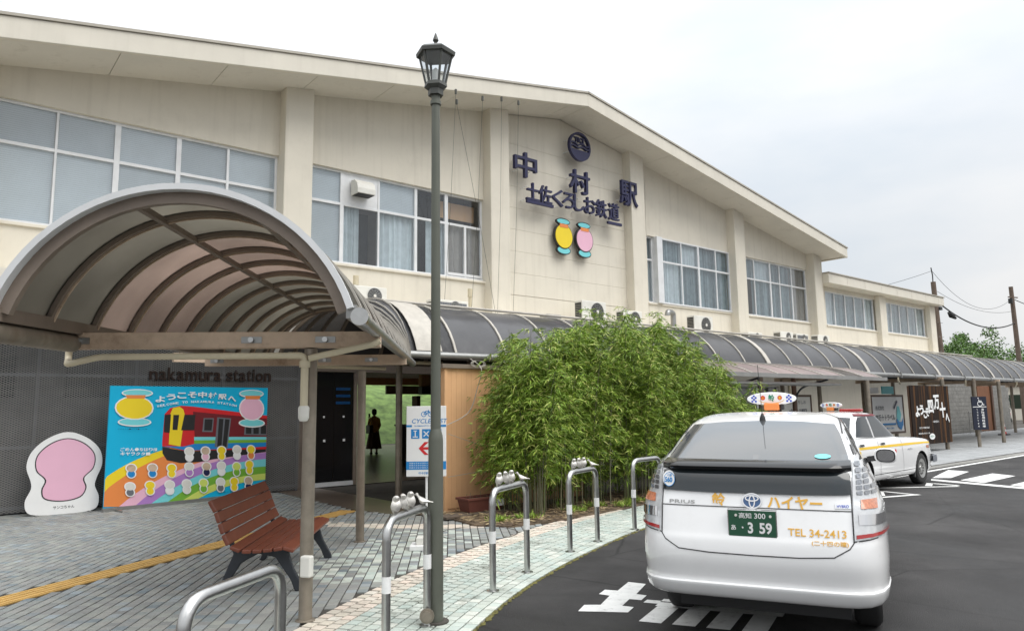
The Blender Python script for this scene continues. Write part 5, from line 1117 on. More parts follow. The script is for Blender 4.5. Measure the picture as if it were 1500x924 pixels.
for i, (u, z0, u1, z1, lab) in enumerate(((9.35, 9.05, 9.35, 3.9, 'leftmost thin cable hanging from the fascia beside the lamp'), (9.38, 8.8, 10.9, 3.9, 'slanting thin cable running from the fascia down to the slab'), (10.15, 9.1, 10.15, 3.95, 'thin cable hanging from the fascia left of the pilaster'), (10.75, 9.25, 10.95, 3.9, 'thin cable hanging in front of the second full pilaster'), (11.3, 9.3, 11.45, 3.9, 'rightmost thin cable hanging at the right edge of the pilaster'))):
    mb = MB(); mb.tube([(u, 13.38, z0), (u+(u1-u)*.5, 13.6, (z0+z1)/2), (u1, 13.9, z1)], .0042, 5); mb.bb(u-.02, u+.02, 13.36, 13.40, z0, z0+.12); o = mb.build('hanging_cable', M['lampd']); meta(o, lab, 'cable', 'cables hanging from the fascia')
# ------------------------------------------------------------------ vehicles: plan outlines stacked by height
def lofted(rings, n=64, fine=5):
    K = list(rings); out = []
    ks = catmull([(r[0], r[1], 0) for r in K], fine); yr = catmull([(r[2], r[3], 0) for r in K], fine); pp_ = catmull([(r[4], r[5], 0) for r in K], fine)
    rows = []
    for a, b, c_ in zip(ks, yr, pp_):
        z, w_ = a.x, a.y; y0, y1 = b.x, b.y; pr, pf = c_.x, c_.y; ym = (y0+y1)/2; hl = (y1-y0)/2; row = []
        for i in range(n+1):
            t = 2*math.pi*i/n; ct, st = math.cos(t), math.sin(t); p = pf if st > 0 else pr
            rr_ = (abs(ct)**p+abs(st)**p)**(-1/p); x = rr_*ct*w_; y = ym+rr_*st*hl
            row.append((x, y, z))
        rows.append(row)
    mb = MB(); vs = [q for r in rows for q in r[:-1]]; k = len(rows)
    fs = [(i*n+j, i*n+(j+1) % n, (i+1)*n+(j+1) % n, (i+1)*n+j) for i in range(k-1) for j in range(n)]+[tuple(range(n))[::-1], tuple(range((k-1)*n, k*n))]
    return mb.add(vs, fs)
def cut_wheels(ob, ys, r, x0):
    cuts = []
    for y in ys:
        for s in (-1, 1):
            c_ = MB().tube([(s*x0, y, r-.01), (s*1.1, y, r-.01)], r+.055, 28).build('cutter', M['matblack'], ob.parent)
            md = ob.modifiers.new('arch', 'BOOLEAN'); md.operation = 'DIFFERENCE'; md.object = c_; md.solver = 'EXACT'; md.material_mode = 'TRANSFER'; cuts.append(c_)
    bpy.context.view_layer.update()
    me = bpy.data.meshes.new_from_object(ob.evaluated_get(bpy.context.evaluated_depsgraph_get())); ob.modifiers.clear(); ob.data = me
    for c_ in cuts: bpy.data.objects.remove(c_)
    smooth_mesh(me, 35)
class Skin:
    def __init__(s, ob):
        bm = bmesh.new(); bm.from_mesh(ob.data); s.b = BVHTree.FromBMesh(bm); bm.free()
    def proj(s, d):      # returns a function that drops a point onto the body along -d
        d = Vector(d)
        def f(p, nm=None):
            q, n, i, l = s.b.ray_cast(Vector(p)+d*3, -d); return q if q is not None else None
        return f
def patch(skin, P, axis, name, m, parent, off=.004, cell=.05, thick=.0, smooth=True, label=None):
    """panel following the body: P in the plane seen along axis ('r' rear x,z / 'f' front x,z / 's' right side y,z / 'l' left / 't' top x,y)"""
    to3 = {'r': lambda a, b: Vector((a, 0, b)), 'f': lambda a, b: Vector((a, 0, b)), 's': lambda a, b: Vector((0, a, b)), 'l': lambda a, b: Vector((0, a, b)), 't': lambda a, b: Vector((a, b, 0))}[axis]
    d = {'r': Vector((0, -1, 0)), 'f': Vector((0, 1, 0)), 's': Vector((1, 0, 0)), 'l': Vector((-1, 0, 0)), 't': Vector((0, 0, 1))}[axis]
    bm = bmesh.new(); bm.faces.new([bm.verts.new(to3(*p)) for p in P])
    A = [p[0] for p in P]; B_ = [p[1] for p in P]
    for arr, e in ((A, to3(1, 0)), (B_, to3(0, 1))):
        v = min(arr)+cell
        while v < max(arr):
            bmesh.ops.bisect_plane(bm, geom=bm.verts[:]+bm.edges[:]+bm.faces[:], plane_co=e*v, plane_no=e); v += cell
    bmesh.ops.triangulate(bm, faces=bm.faces[:])
    base = {'r': -1.5, 'f': 4, 's': 1.2, 'l': -1.2, 't': 2}[axis]
    last = None; bad = []
    for v in bm.verts:
        hit = skin.b.ray_cast(v.co+d*6, -d)
        if hit[0] is not None:
            v.co = hit[0]+hit[1]*off if hit[1].dot(d) > 0 else hit[0]+d*off
        else: bad.append(v)
    bmesh.ops.delete(bm, geom=bad, context='VERTS')
    if thick:
        g_ = bmesh.ops.extrude_face_region(bm, geom=bm.faces[:]); 
        for v in [q for q in g_['geom'] if isinstance(q, bmesh.types.BMVert)]: v.co += d*thick
    bmesh.ops.recalc_face_normals(bm, faces=bm.faces[:])
    me = bpy.data.meshes.new(name); bm.to_mesh(me); bm.free(); me.materials.append(m)
    if smooth: smooth_mesh(me, 30)
    return meta(link(name, me, parent), label)
def strip(skin, pts, wdt, axis, name, m, parent, off=.003, close=False):
    """thin line on the body through pts (plane coordinates)"""
    P = [Vector((p[0], p[1], 0)) for p in pts]; d = {'r': Vector((0, -1, 0)), 'f': Vector((0, 1, 0)), 's': Vector((1, 0, 0)), 'l': Vector((-1, 0, 0)), 't': Vector((0, 0, 1))}[axis]
    to3 = {'r': lambda q: Vector((q.x, 0, q.y)), 'f': lambda q: Vector((q.x, 0, q.y)), 's': lambda q: Vector((0, q.x, q.y)), 'l': lambda q: Vector((0, q.x, q.y)), 't': lambda q: Vector((q.x, q.y, 0))}[axis]
    D_ = []
    for a, b in zip(P[:-1], P[1:]):
        k = max(1, int((b-a).length/.04)); D_ += [a.lerp(b, i/k) for i in range(k)]
    D_.append(P[-1]); rows = []
    for i, p in enumerate(D_):
        t = (D_[min(i+1, len(D_)-1)]-D_[max(i-1, 0)]).normalized(); n = Vector((-t.y, t.x, 0))*wdt/2; row = []
        for q in (p-n, p+n):
            h_ = skin.b.ray_cast(to3(q)+d*6, -d)
            if h_[0] is None: row = None; break
            row.append(h_[0]+d*off)
        if row: rows.append(row)
    if len(rows) > 1: return MB().grid(rows).build(name, m, parent, fixn=False)
def wheel(parent, x, y, r, w_, cover=True):
    s = 1 if x > 0 else -1; mb = MB(); n = 36
    pr = [(r*.62, -w_/2), (r*.90, -w_/2), (r*.985, -w_*.38), (r, -w_*.25), (r, w_*.25), (r*.985, w_*.38), (r*.90, w_/2), (r*.62, w_/2)]
    rows = [[(x+q[1], y+q[0]*math.cos(2*math.pi*j/n), r+q[0]*math.sin(2*math.pi*j/n)) for q in pr+[pr[0]]] for j in range(n+1)]
    t = mb.grid(rows).build('tyre', M['rubber'], parent, smooth=True)
    mb = MB(); 
    for rr in (-.25, 0, .25): pass
    mb = MB(); pr = [(.001, w_*.30), (r*.15, w_*.42), (r*.2, w_*.30), (r*.5, w_*.40), (r*.60, w_*.5), (r*.645, w_*.48)]
    mb.grid([[(x+s*q[1], y+q[0]*math.cos(2*math.pi*j/n), r+q[0]*math.sin(2*math.pi*j/n)) for q in pr] for j in range(n+1)]); rim = mb.build('rim', M['gutter'], t, smooth=True)
    mb = MB()
    for k in range(12):
        a = 2*math.pi*k/12; mb.tube([(x+s*w_*.40, y+r*.36*math.cos(a), r+r*.36*math.sin(a)), (x+s*w_*.425, y+r*.36*math.cos(a), r+r*.36*math.sin(a))], r*.05, 8)
    mb.build('rim_holes', M['matblack'], t)
def roof_sign(parent, c_, w_, h_, txt='鈴'):
    c_ = Vector(c_); n = 32
    b = MB(); b.prism([(c_.x+w_/2*math.cos(2*math.pi*i/n), c_.y-.03, c_.z+h_/2*math.sin(2*math.pi*i/n)) for i in range(n)], (0, 0, 0), (0, .06, 0)); o = b.build('sign_board', M['white'], parent, bevel=.008)
    MB().box((c_.x, c_.y, c_.z-h_*.62), (w_*.30, .16, h_*.55)).build('sign_base', M['org'], parent, bevel=.01)
    MB().box((c_.x+w_*.2, c_.y+.03, c_.z-h_*.62), (w_*.07, .12, h_*.5)).build('sign_bracket', M['matblack'], parent, bevel=.01)
    y = c_.y-.032
    text(txt, (c_.x-.0, y, c_.z+.005), (1, 0, 0), (0, 0, 1), h_*.5, h_*.56, M['greenp'], o, thick=0, bold=.03)
    for s in (-1, 1):
        b = MB(); disc(b, c_.x+s*w_*.17, c_.z+h_*.06, h_*.18, h_*.18, y, y+.001, 20); b.build('red_disc', M['redp'], o)
        text('小' if s < 0 else '型', (c_.x+s*w_*.17, y-.001, c_.z+h_*.06), (1, 0, 0), (0, 0, 1), h_*.2, h_*.22, M['yel'], o, thick=0)
        b = MB()
        for i in range(3):
            for j in range(4):
                if (i+j) % 2 == 0: xx = c_.x+s*(w_*.30+i*w_*.036); zz = c_.z-h_*.27+j*h_*.14; b.bb(min(xx, xx+s*w_*.036), max(xx, xx+s*w_*.036), y-.0005, y, zz, zz+h_*.14)
        b.build('blue_checks', M['deepblue'], o)
    b = MB(); pts = [(c_.x-w_*.26+w_*.52*i/16, y-.001, c_.z-h_*.10-h_*.26*math.sin(math.pi*i/16)**.6) for i in range(17)]
    b.grid([[(p[0], p[1], p[2]-h_*.02), (p[0], p[1], p[2]+h_*.02)] for p in pts]); b.build('gold_line', M['gold'], o, fixn=False)
def car_at(name, label, x, y, H): return thing(name, label, 'car', (x, y, -.02), -R(H), group=None, local=True)
# --- front car: white hatchback taxi
car = car_at('hatchback_taxi', 'white hatchback taxi parked nearest the camera, seen from behind', CARX, CARY, CARH)
car.scale = (.955, 1.0, 1.05)
RG = [(.295,.82,-.86,3.30,8.5,4),(.315,.862,-.935,3.40,8.5,4),(.395,.883,-.982,3.46,8.5,4),(.420,.876,-.961,3.48,8.5,4),(0.55,0.885,-0.985,3.48,8.5,4),(0.66,0.885,-0.975,3.45,8.5,4),(0.72,0.884,-0.955,3.38,8.5,4),(0.8,0.881,-0.93,3.25,8.5,4),(0.88,0.875,-0.905,2.98,8.5,4),(0.95,0.848,-0.885,2.65,7.5,4),(1.02,0.822,-0.865,2.35,7.5,4.4),(1.08,0.79,-0.845,2.12,7.5,4.4),(1.14,0.757,-0.775,1.94,7.5,4.4),(1.21,0.722,-0.6,1.76,6,4.4),(1.28,0.69,-0.4,1.58,6,4.4),(1.35,0.655,-0.17,1.38,6,4.4),(1.405,0.62,0.04,1.18,6,4.4),(1.45,0.56,0.28,0.98,4.5,4.4),(1.475,0.45,0.48,0.84,4.5,4.4),(1.487,0.25,0.62,0.74,4.5,4.4)]
body = lofted(RG, 96, 5).build('body', M['carw'], car, smooth=True); cut_wheels(body, (0, 2.70), .312, .60); sk = Skin(body)
for x, y in ((-.745, 0), (.745, 0), (-.745, 2.7), (.745, 2.7)): wheel(car, x*.955, y, .312, .195)
MB().bb(-.60, .60, -.62, 3.1, .17, .36).build('underbody', M['matblack'], car)
mir = lambda P: P+[(-x, z) for x, z in P[::-1]]
patch(sk, mir([(0, 1.168), (.35, 1.166), (.655, 1.155), (.645, 1.20), (.60, 1.33), (.565, 1.392), (.3, 1.412), (0, 1.418)][::-1]), 'r', 'rear_window', M['rearglass'], car, .006)
patch(sk, mir([(0, .968), (.3, .968), (.645, .975), (.648, 1.10), (.3, 1.115), (0, 1.118)][::-1]), 'r', 'lower_rear_window', M['carglass'], car, .011, .03)
# spoiler blade between the two panes
rows = []
for i in range(33):
    x = -.665+1.33*i/32; q = sk.b.ray_cast(Vector((x, -4, 1.12)), Vector((0, 1, 0)))[0]; q2 = sk.b.ray_cast(Vector((x, -4, 1.165)), Vector((0, 1, 0)))[0]
    e = min(1, (1-abs(x)/.665)*7); yb = q.y-.05*e-.015; 
    rows.append([(x, q.y+.01, 1.095), (x, yb, 1.120), (x, yb-.012, 1.140), (x, yb, 1.154), (x, (yb+q2.y)/2, 1.168), (x, q2.y+.02, 1.178)])
MB().grid(rows).build('spoiler', M['black'], car, smooth=True)
for s in (-1, 1):
    S = lambda P: [(s*x, z) for x, z in P] if s > 0 else [(s*x, z) for x, z in P[::-1]]
    lamp_o = patch(sk, S([(.652, .712), (.875, .738), (.888, .80), (.880, .90), (.862, .98), (.815, 1.09), (.765, 1.16), (.71, 1.205), (.672, 1.17), (.658, 1.0)]), 'r', 'tail_lamp', M['lens'], car, .008, .03, thick=.006)
    patch(sk, S([(.662, .720), (.865, .745), (.880, .763), (.664, .743)]), 'r', 'red_reflector', M['red'], lamp_o, .018, .03)
    patch(sk, S([(.70, .890), (.80, .890), (.80, .942), (.702, .942)]), 'r', 'turn_lens', M['amber'], lamp_o, .018, .03)
    for r_ in range(6):
        for c_ in range(3):
            x = .680+c_*.045; z = .972+r_*.032
            if x+.028 < .85-(z-.9)*.42: patch(sk, S([(x, z), (x+.032, z), (x+.032, z+.023), (x, z+.023)]), 'r', 'lamp_cell', M['lensd'], lamp_o, .018, .03)
    patch(sk, S([(.68, .80), (.85, .80), (.845, .86), (.68, .86)]), 'r', 'reverse_lens', M['chrome'], lamp_o, .017, .03)
    strip(sk, [(s*.652, 1.17), (s*.648, .70), (s*.62, .665), (s*.52, .612), (s*.3, .598), (0, .595)], .007, 'r', 'hatch_seam', M['seam'], car)
    strip(sk, [(s*.652, .706), (s*.80, .722), (s*.875, .738)], .006, 'r', 'lamp_seam', M['seam'], car)
    strip(sk, [(s*.60, 1.44), (s*.655, 1.30), (s*.69, 1.2)], .012, 'r', 'pillar_seam', M['seam'], car)
    sd1 = 's' if s > 0 else 'l'
    patch(sk, [(2.0, 1.03), (1.30, 1.385), (.70, 1.41), (.1, 1.36), (-.35, 1.20), (-.45, 1.10), (.4, 1.03)], sd1, 'side_window', M['carglass'], car, .004)
    for yy in (.75, 1.85): strip(sk, [(yy, .35), (yy, 1.03)], .007, sd1, 'door_seam', M['seam'], car)
    patch(sk, [(.85, .87), (1.05, .87), (1.05, .90), (.85, .90)], sd1, 'door_handle', M['carw'], car, .02)
    # mirror
    mb = MB(); X = s*1.0; rows = []
    for yy, k in ((1.86, .78), (1.87, .9), (1.93, .9), (2.0, .7), (2.04, .3)): rows.append([(X+.115*k*math.copysign(abs(math.cos(a))**.7, math.cos(a)), yy, 1.06+.078*k*math.copysign(abs(math.sin(a))**.7, math.sin(a))) for a in [2*math.pi*j/20 for j in range(21)]])
    mo = mb.grid(rows).build('door_mirror', M['carw'], car, smooth=True); MB().add(rows[0][:-1], [tuple(range(20))]).build('mirror_shell', M['matblack'], mo, fixn=False)
    MB().add([(X+(p[0]-X)*.86, p[1]-.004, 1.06+(p[2]-1.06)*.86) for p in rows[0][:-1]], [tuple(range(20))]).build('mirror_glass', M['chrome'], mo, fixn=False)
    MB().beam((s*.84, 1.98, 1.02), (s*.94, 1.95, 1.035), .08, .05).build('mirror_arm', M['matblack'], mo)
    strip(sk, [(s*.62, -.1), (s*.60, .4), (s*.57, .95)], .012, 't', 'roof_seam', M['seam'], car)
    strip(sk, [(s*.862, .585), (s*.80, .615)], .005, 'r', 'bumper_seam', M['seam'], car)
strip(sk, [(-.648, .882), (.648, .882)], .006, 'r', 'garnish_seam', M['seam'], car)
prr = sk.proj((0, -1, 0)); X_ = (1, 0, 0); Z_ = (0, 0, 1)
def ctext(s, x, z, w_, h_, m, **k): return text(s, (x, 0, z), X_, Z_, w_, h_, M[m], car, proj=lambda p, nm: prr(p), thick=.001, name=k.pop('name', 'lettering'), **k)
ctext('鈴', -.235, .928, .095, .082, 'gold', bold=.03); ctext('ハイヤー', .285, .922, .36, .078, 'gold', bold=.03)
ctext('TEL 34-2413', .42, .748, .37, .045, 'gold', bold=.012); ctext('(二十四の瞳)', .50, .690, .23, .034, 'gold', bold=.012)
ctext('PRIUS', -.50, .905, .19, .022, 'gutter', bold=.01, name='badge'); 
pb = patch(sk, [(.545, .895), (.645, .895), (.645, .925), (.545, .925)], 'r', 'hybrid_badge', M['chrome'], car, .005); ctext('HYBRID', .595, .911, .075, .016, 'deepblue', name='badge', lift=.008)
# emblem: crossed ellipses
def ell(cx, cz, rx, rz, wd_, m, nm, off=.010):
    rows = []
    for i in range(37):
        a = 2*math.pi*i/36; row = []
        for k in (-wd_/2, wd_/2):
            p = Vector((cx+(rx+k)*math.cos(a), 0, cz+(rz+k)*math.sin(a))); q = prr(p); row.append(q+Vector((0, -off, 0)))
        rows.append(row)
    return MB().grid(rows).build(nm, M[m], car, fixn=False)
em = patch(sk, [(.062*math.cos(2*math.pi*i/28), .925+.043*math.sin(2*math.pi*i/28)) for i in range(28)], 'r', 'emblem_field', M['logo'], car, .008, .03)
ell(0, .925, .064, .045, .008, 'chrome', 'emblem_ring', .012); ell(0, .922, .018, .036, .008, 'chrome', 'emblem_ring', .013); ell(0, .942, .044, .017, .008, 'chrome', 'emblem_ring', .014)
# number plate
y0 = prr(Vector((0, 0, .78))).y-.022
pt = MB().bb(-.168, .168, y0, y0+.03, .70, .875).build('number_plate_frame', M['chrome'], car, bevel=.004)
MB().bb(-.160, .160, y0-.003, y0-.0005, .708, .868).build('number_plate', M['plate'], pt)
def pt_(s, x, z, w_, h_, bold=.01): return text(s, (x, y0-.004, z), X_, Z_, w_, h_, M['white'], pt, thick=0, bold=bold, name='plate_lettering')
pt_('高知', -.045, .838, .085, .036); pt_('300', .055, .838, .075, .034, .015); pt_('あ', -.128, .760, .034, .034, .02); pt_('・', -.065, .762, .012, .012, .06); pt_('3', -.012, .762, .036, .070, .03); pt_('59', .09, .762, .085, .070, .03)
for s in (-1, 1): b = MB(); disc(b, s*.108 if s < 0 else .125, .838, .009, .009, y0-.008, y0-.003, 12); b.build('plate_seal', M['offwhite'], pt)
# fare sticker on the lower window, small sticker on the upper one
pst = patch(sk, [(-.60+.048*math.cos(2*math.pi*i/24), 1.045+.048*math.sin(2*math.pi*i/24)) for i in range(24)], 'r', 'fare_sticker', M['white'], car, .016, .03)
ctext('560', -.605, 1.043, .06, .034, 'blue', bold=.03, lift=.020); ctext('小型', -.60, 1.073, .04, .015, 'blue', lift=.020); ell(-.60, 1.045, .044, .044, .004, 'blue', 'sticker_ring', .021)
patch(sk, [(.48+.055*math.cos(2*math.pi*i/20), 1.192+.013*math.sin(2*math.pi*i/20)) for i in range(20)], 'r', 'window_sticker', M['aqua'], car, .010, .04)
q = sk.b.ray_cast(Vector((0, .12, 4)), Vector((0, 0, -1)))[0]
MB().lathe([(.028, -.005), (.024, .02), (.012, .05), (.006, .06)], q, 12).build('antenna_base', M['matblack'], car, smooth=True)
MB().tube([q+Vector((0, 0, .05)), q+Vector((-.02, .03, .44))], .0028, 6).build('antenna', M['matblack'], car)
roof_sign(car, (0.0, 1.05, 1.60), .46, .115)
patch(sk, mir([(0, 1.06), (.62, 1.04), (.52, 1.36), (0, 1.42)][::-1]), 'f', 'windscreen', M['carglass'], car, .005)
for s in (-1, 1): patch(sk, [(s*.45, .62), (s*.8, .66), (s*.78, .82), (s*.55, .74)], 'f', 'headlight', M['lens'], car, .006)
# --- second car: white saloon taxi
car2 = car_at('saloon_taxi', 'white saloon taxi with yellow side stripe parked ahead at the rank', TXX, TXY, TXH)
R2 = [(0.22,0.79,-1.05,3.35,9,10),(0.27,0.825,-1.12,3.45,9,10),(0.4,0.842,-1.15,3.49,9,10),(0.55,0.848,-1.16,3.5,9,10),(0.68,0.845,-1.15,3.49,9,10),(0.78,0.838,-1.13,3.47,9,10),(0.85,0.828,-1.1,3.42,9,10),(0.9,0.815,-1.05,3.2,7,7),(0.94,0.8,-0.85,2.6,7,7),(0.965,0.77,-0.35,1.95,7,7),(1,0.752,-0.22,1.82,7,7),(1.1,0.725,-0.12,1.66,7,7),(1.22,0.69,-0,1.47,7,7),(1.33,0.655,0.12,1.3,7,7),(1.4,0.625,0.22,1.16,7,7),(1.44,0.57,0.34,1.04,5,5),(1.465,0.42,0.5,0.88,5,5),(1.475,0.2,0.62,0.75,5,5)]
body2 = lofted(R2, 96, 5).build('body', M['carw'], car2, smooth=True); cut_wheels(body2, (0, 2.68), .31, .60); sk2 = Skin(body2)
for x, y in ((-.74, 0), (.74, 0), (-.74, 2.68), (.74, 2.68)): wheel(car2, x, y, .31, .18)
MB().bb(-.6, .6, -.9, 3.3, .17, .30).build('underbody', M['matblack'], car2)
for sd1, s in (('s', 1), ('l', -1)):
    patch(sk2, [(.68, 1.0), (1.66, .995), (1.22, 1.345), (1.05, 1.375), (.68, 1.385)], sd1, 'front_door_window', M['carglass'], car2, .005)
    patch(sk2, [(-.02, 1.02), (.61, 1.0), (.61, 1.385), (.30, 1.37), (.18, 1.28)], sd1, 'rear_door_window', M['carglass'], car2, .005)
    patch(sk2, [(-1.08, .845), (2.05, .845), (3.0, .835), (3.36, .815), (3.40, .785), (2.9, .80), (2.0, .80), (-1.1, .80)], sd1, 'yellow_stripe', M['yellow'], car2, .004)
    patch(sk2, [(.0, 1.39), (1.25, 1.38), (1.22, 1.41), (.1, 1.42)], sd1, 'door_visor', M['maroon'], car2, .02)
    for yy, z1 in ((.645, .99), (1.72, .96)): strip(sk2, [(yy, .30), (yy, z1)], .008, sd1, 'door_seam', M['seam'], car2)
    strip(sk2, [(.645, .99), (.645, 1.39)], .03, sd1, 'door_pillar', M['carw'], car2, .008)
    strip(sk2, [(-.1, 1.0), (1.72, .985)], .012, sd1, 'window_trim', M['gutter'], car2, .006)
    strip(sk2, [(-.05, .33), (2.3, .33)], .012, sd1, 'sill_line', M['seam'], car2, .002)
    for yy in (.75, -.25+.1): patch(sk2, [(yy, .855), (yy+.17, .855), (yy+.17, .89), (yy, .89)], sd1, 'door_handle', M['matblack'], car2, .02)
    for yy in (2.68,): 
        pass
    MB().box((s*.80, 2.33, .28), (.03, .05, .24)).build('mud_flap', M['matblack'], car2)
text('一タイガ観光', (0, 1.15 if False else 1.0, .70), (0, 1, 0), (0, 0, 1), .50, .055, M['shutter'], car2, proj=lambda p, nm: sk2.b.ray_cast(Vector((4, p.y, p.z)), Vector((-1, 0, 0)))[0], thick=.001)
text('四万十の宿', (0, 1.0, .635), (0, 1, 0), (0, 0, 1), .46, .018, M['gold'], car2, proj=lambda p, nm: sk2.b.ray_cast(Vector((4, p.y, p.z)), Vector((-1, 0, 0)))[0], thick=.001)
text('ハイヤー', (0, 2.1, .72), (0, 1, 0), (0, 0, 1), .26, .04, M['greyp'], car2, proj=lambda p, nm: sk2.b.ray_cast(Vector((4, p.y, p.z)), Vector((-1, 0, 0)))[0], thick=.001)
patch(sk2, [(1.38+.035*math.cos(a), .715+.04*math.sin(a)) for a in [2*math.pi*i/14 for i in range(14)]], 's', 'red_mark', M['redp'], car2, .005)
patch(sk2, mir([(0, 1.02), (.66, 1.0), (.55, 1.36), (0, 1.40)][::-1]), 'r', 'rear_window', M['carglass'], car2, .006); patch(sk2, mir([(0, 1.02), (.66, 1.0), (.55, 1.35), (0, 1.39)][::-1]), 'f', 'windscreen', M['carglass'], car2, .006)
mb = MB(); rows = []
for z, k in ((.40, .01), (.42, .05), (.48, .06), (.54, .05), (.56, .01)):
    rows.append([(x, 0, 0) for x in ()])
def bumper(yend, sgn, ys):
    rows = []
    for dz, k in ((.40, .0), (.41, .055), (.47, .065), (.545, .055), (.555, .0)):
        row = []
        for i in range(41):
            t = -math.pi/2+math.pi*i/40; x = math.copysign(abs(math.sin(t))**.3, math.sin(t))*(.85+k*.6); y = ys+sgn*(abs(math.cos(t))**.35*(abs(yend-ys)+k)); row.append((x, y, dz))
        rows.append(row)
    return MB().grid(rows).build('bumper', M['greyp'], car2, smooth=True, fixn=True)
bumper(3.50, 1, 3.16); bumper(-1.16, -1, -.85)
for s in (-1, 1): patch(sk2, [(s*.42, .62), (s*.78, .62), (s*.78, .78), (s*.42, .78)], 'f', 'headlight', M['lens'], car2, .008)
patch(sk2, [(-.40, .60), (.40, .60), (.40, .80), (-.40, .80)], 'f', 'front_grille', M['matblack'], car2, .008)
patch(sk2, [(2.98, .70), (3.16, .70), (3.16, .76), (2.98, .76)], 's', 'side_marker', M['amber'], car2, .004)
roof_sign(car2, (-.05, .75, 1.60), .42, .12)
q = sk2.b.ray_cast(Vector((.3, .8, 4)), Vector((0, 0, -1)))[0]
MB().box((.33, .75, 1.50), (.42, .12, .06)).build('red_roof_lamp', M['red'], car2, bevel=.02)
# ------------------------------------------------------------------ signboards and street items on the right
def board(name, label, u0, u1, z0, z1, n, face, frame, cat='signboard', th=.06):
    t = thing(name, label, cat, ((u0+u1)/2, n, 0)); MB().bb(u0, u1, n, n+th, z0, z1).build('panel', M[face], t)
    mb = MB(); f = .07; mb.bb(u0-f, u1+f, n-.02, n+th+.01, z1, z1+f); mb.bb(u0-f, u1+f, n-.02, n+th+.01, z0-f, z0); mb.bb(u0-f, u0, n-.02, n+th+.01, z0, z1); mb.bb(u1, u1+f, n-.02, n+th+.01, z0, z1); mb.build('frame', M[frame], t, bevel=.006)
    return t
t = board('travel_board', 'white travel agency board with a blue wave picture, dark frame', 24.9, 27.3, .62, 1.83, 11.2, 'white', 'brownpost')
UR, UZ = (1, 0, 0), (0, 0, 1)
text('株式会社', (25.45, 11.19, 1.45), UR, UZ, .65, .15, M['greyp'], t, thick=0); text('四万十トラベル', (25.85, 11.19, 1.12), UR, UZ, 1.5, .22, M['greyp'], t, thick=0, bold=.03)
MB().bb(25.6, 26.6, 11.17, 11.19, .86, .92).build('blue_line', M['blue'], t); text('観光・旅行のご案内', (26.0, 11.19, .75), UR, UZ, .9, .06, M['blue'], t, thick=0)
def wv(P, m, y=11.18): return MB().add([(x, y, z) for x, z in P], [tuple(range(len(P)))]).build('printed_shape', M[m], t, fixn=False)
wv([(26.65, 1.05), (26.75, .8), (27.0, .66), (27.2, .85), (27.22, 1.1), (27.1, .95), (26.9, .95), (26.75, 1.05)], 'blue'); wv([(26.7, 1.1), (26.8, 1.0), (27.0, 1.0), (27.1, 1.2), (26.95, 1.5), (26.8, 1.5)], 'aqua', 11.185); wv([(26.5, 1.45), (26.8, 1.72), (26.85, 1.65), (26.55, 1.38)], 'navy')
MB().bb(24.95, 25.7, 11.3, 11.34, 1.95, 2.15).build('poster_strip', M['white'], t); MB().bb(26.0, 26.9, 11.3, 11.34, 1.93, 2.2).build('poster_strip', M['aqua'], t)
t = board('station_map_board', 'beige station name board with grey lettering behind the roof sign', 20.9, 22.7, .55, 1.85, 12.2, 'offwhite', 'brownpost')
text('中村駅', (21.9, 12.19, 1.35), UR, UZ, 1.1, .24, M['greyp'], t, thick=0, bold=.02); text('四万十くろしお', (21.8, 12.19, 1.68), UR, UZ, 1.2, .12, M['greyp'], t, thick=0)
t = thing('wooden_welcome_board', 'dark stained plank board with white brushed welcome lettering', 'signboard', (26.1, 9.8, 0))
x = 24.52
while x < 27.58: MB().bb(x+.003, x+.147, 9.80, 9.83, .26, 2.17).build('plank', M['woodd'], t); x += .15
MB().bb(24.5, 27.6, 9.832, 9.88, .3, 2.15).build('backing', M['brownpost'], t)
for i, (c, u, z, s) in enumerate((('よ', 24.95, 1.33, .36), ('う', 25.27, 1.38, .34), ('こ', 25.52, 1.23, .26), ('そ', 25.70, 1.30, .30), ('四', 26.02, 1.48, .46), ('万', 26.52, 1.62, .52), ('十', 27.0, 1.36, .54), ('へ', 27.36, 1.08, .34))):
    text(c, (u, 9.79, z), (1, 0, .04), (-.04, 0, 1), s*.92, s*.95, M['white'], t, thick=.004, bold=.045, name='brushed_character')
text('一般社団法人', (26.35, 9.79, .98), UR, UZ, .55, .07, M['white'], t, thick=0); text('四万十市観光協会', (25.4, 9.79, .80), UR, UZ, .8, .06, M['white'], t, thick=0); text('高知県 四万十市', (25.35, 9.79, .62), UR, UZ, .9, .05, M['white'], t, thick=0)
b = MB(); disc(b, 25.95, .50, .22, .10, 9.785, 9.79, 20); b.build('white_oval', M['white'], t); text('四万十', (25.95, 9.783, .50), UR, UZ, .3, .08, M['greenp'], t, thick=0)
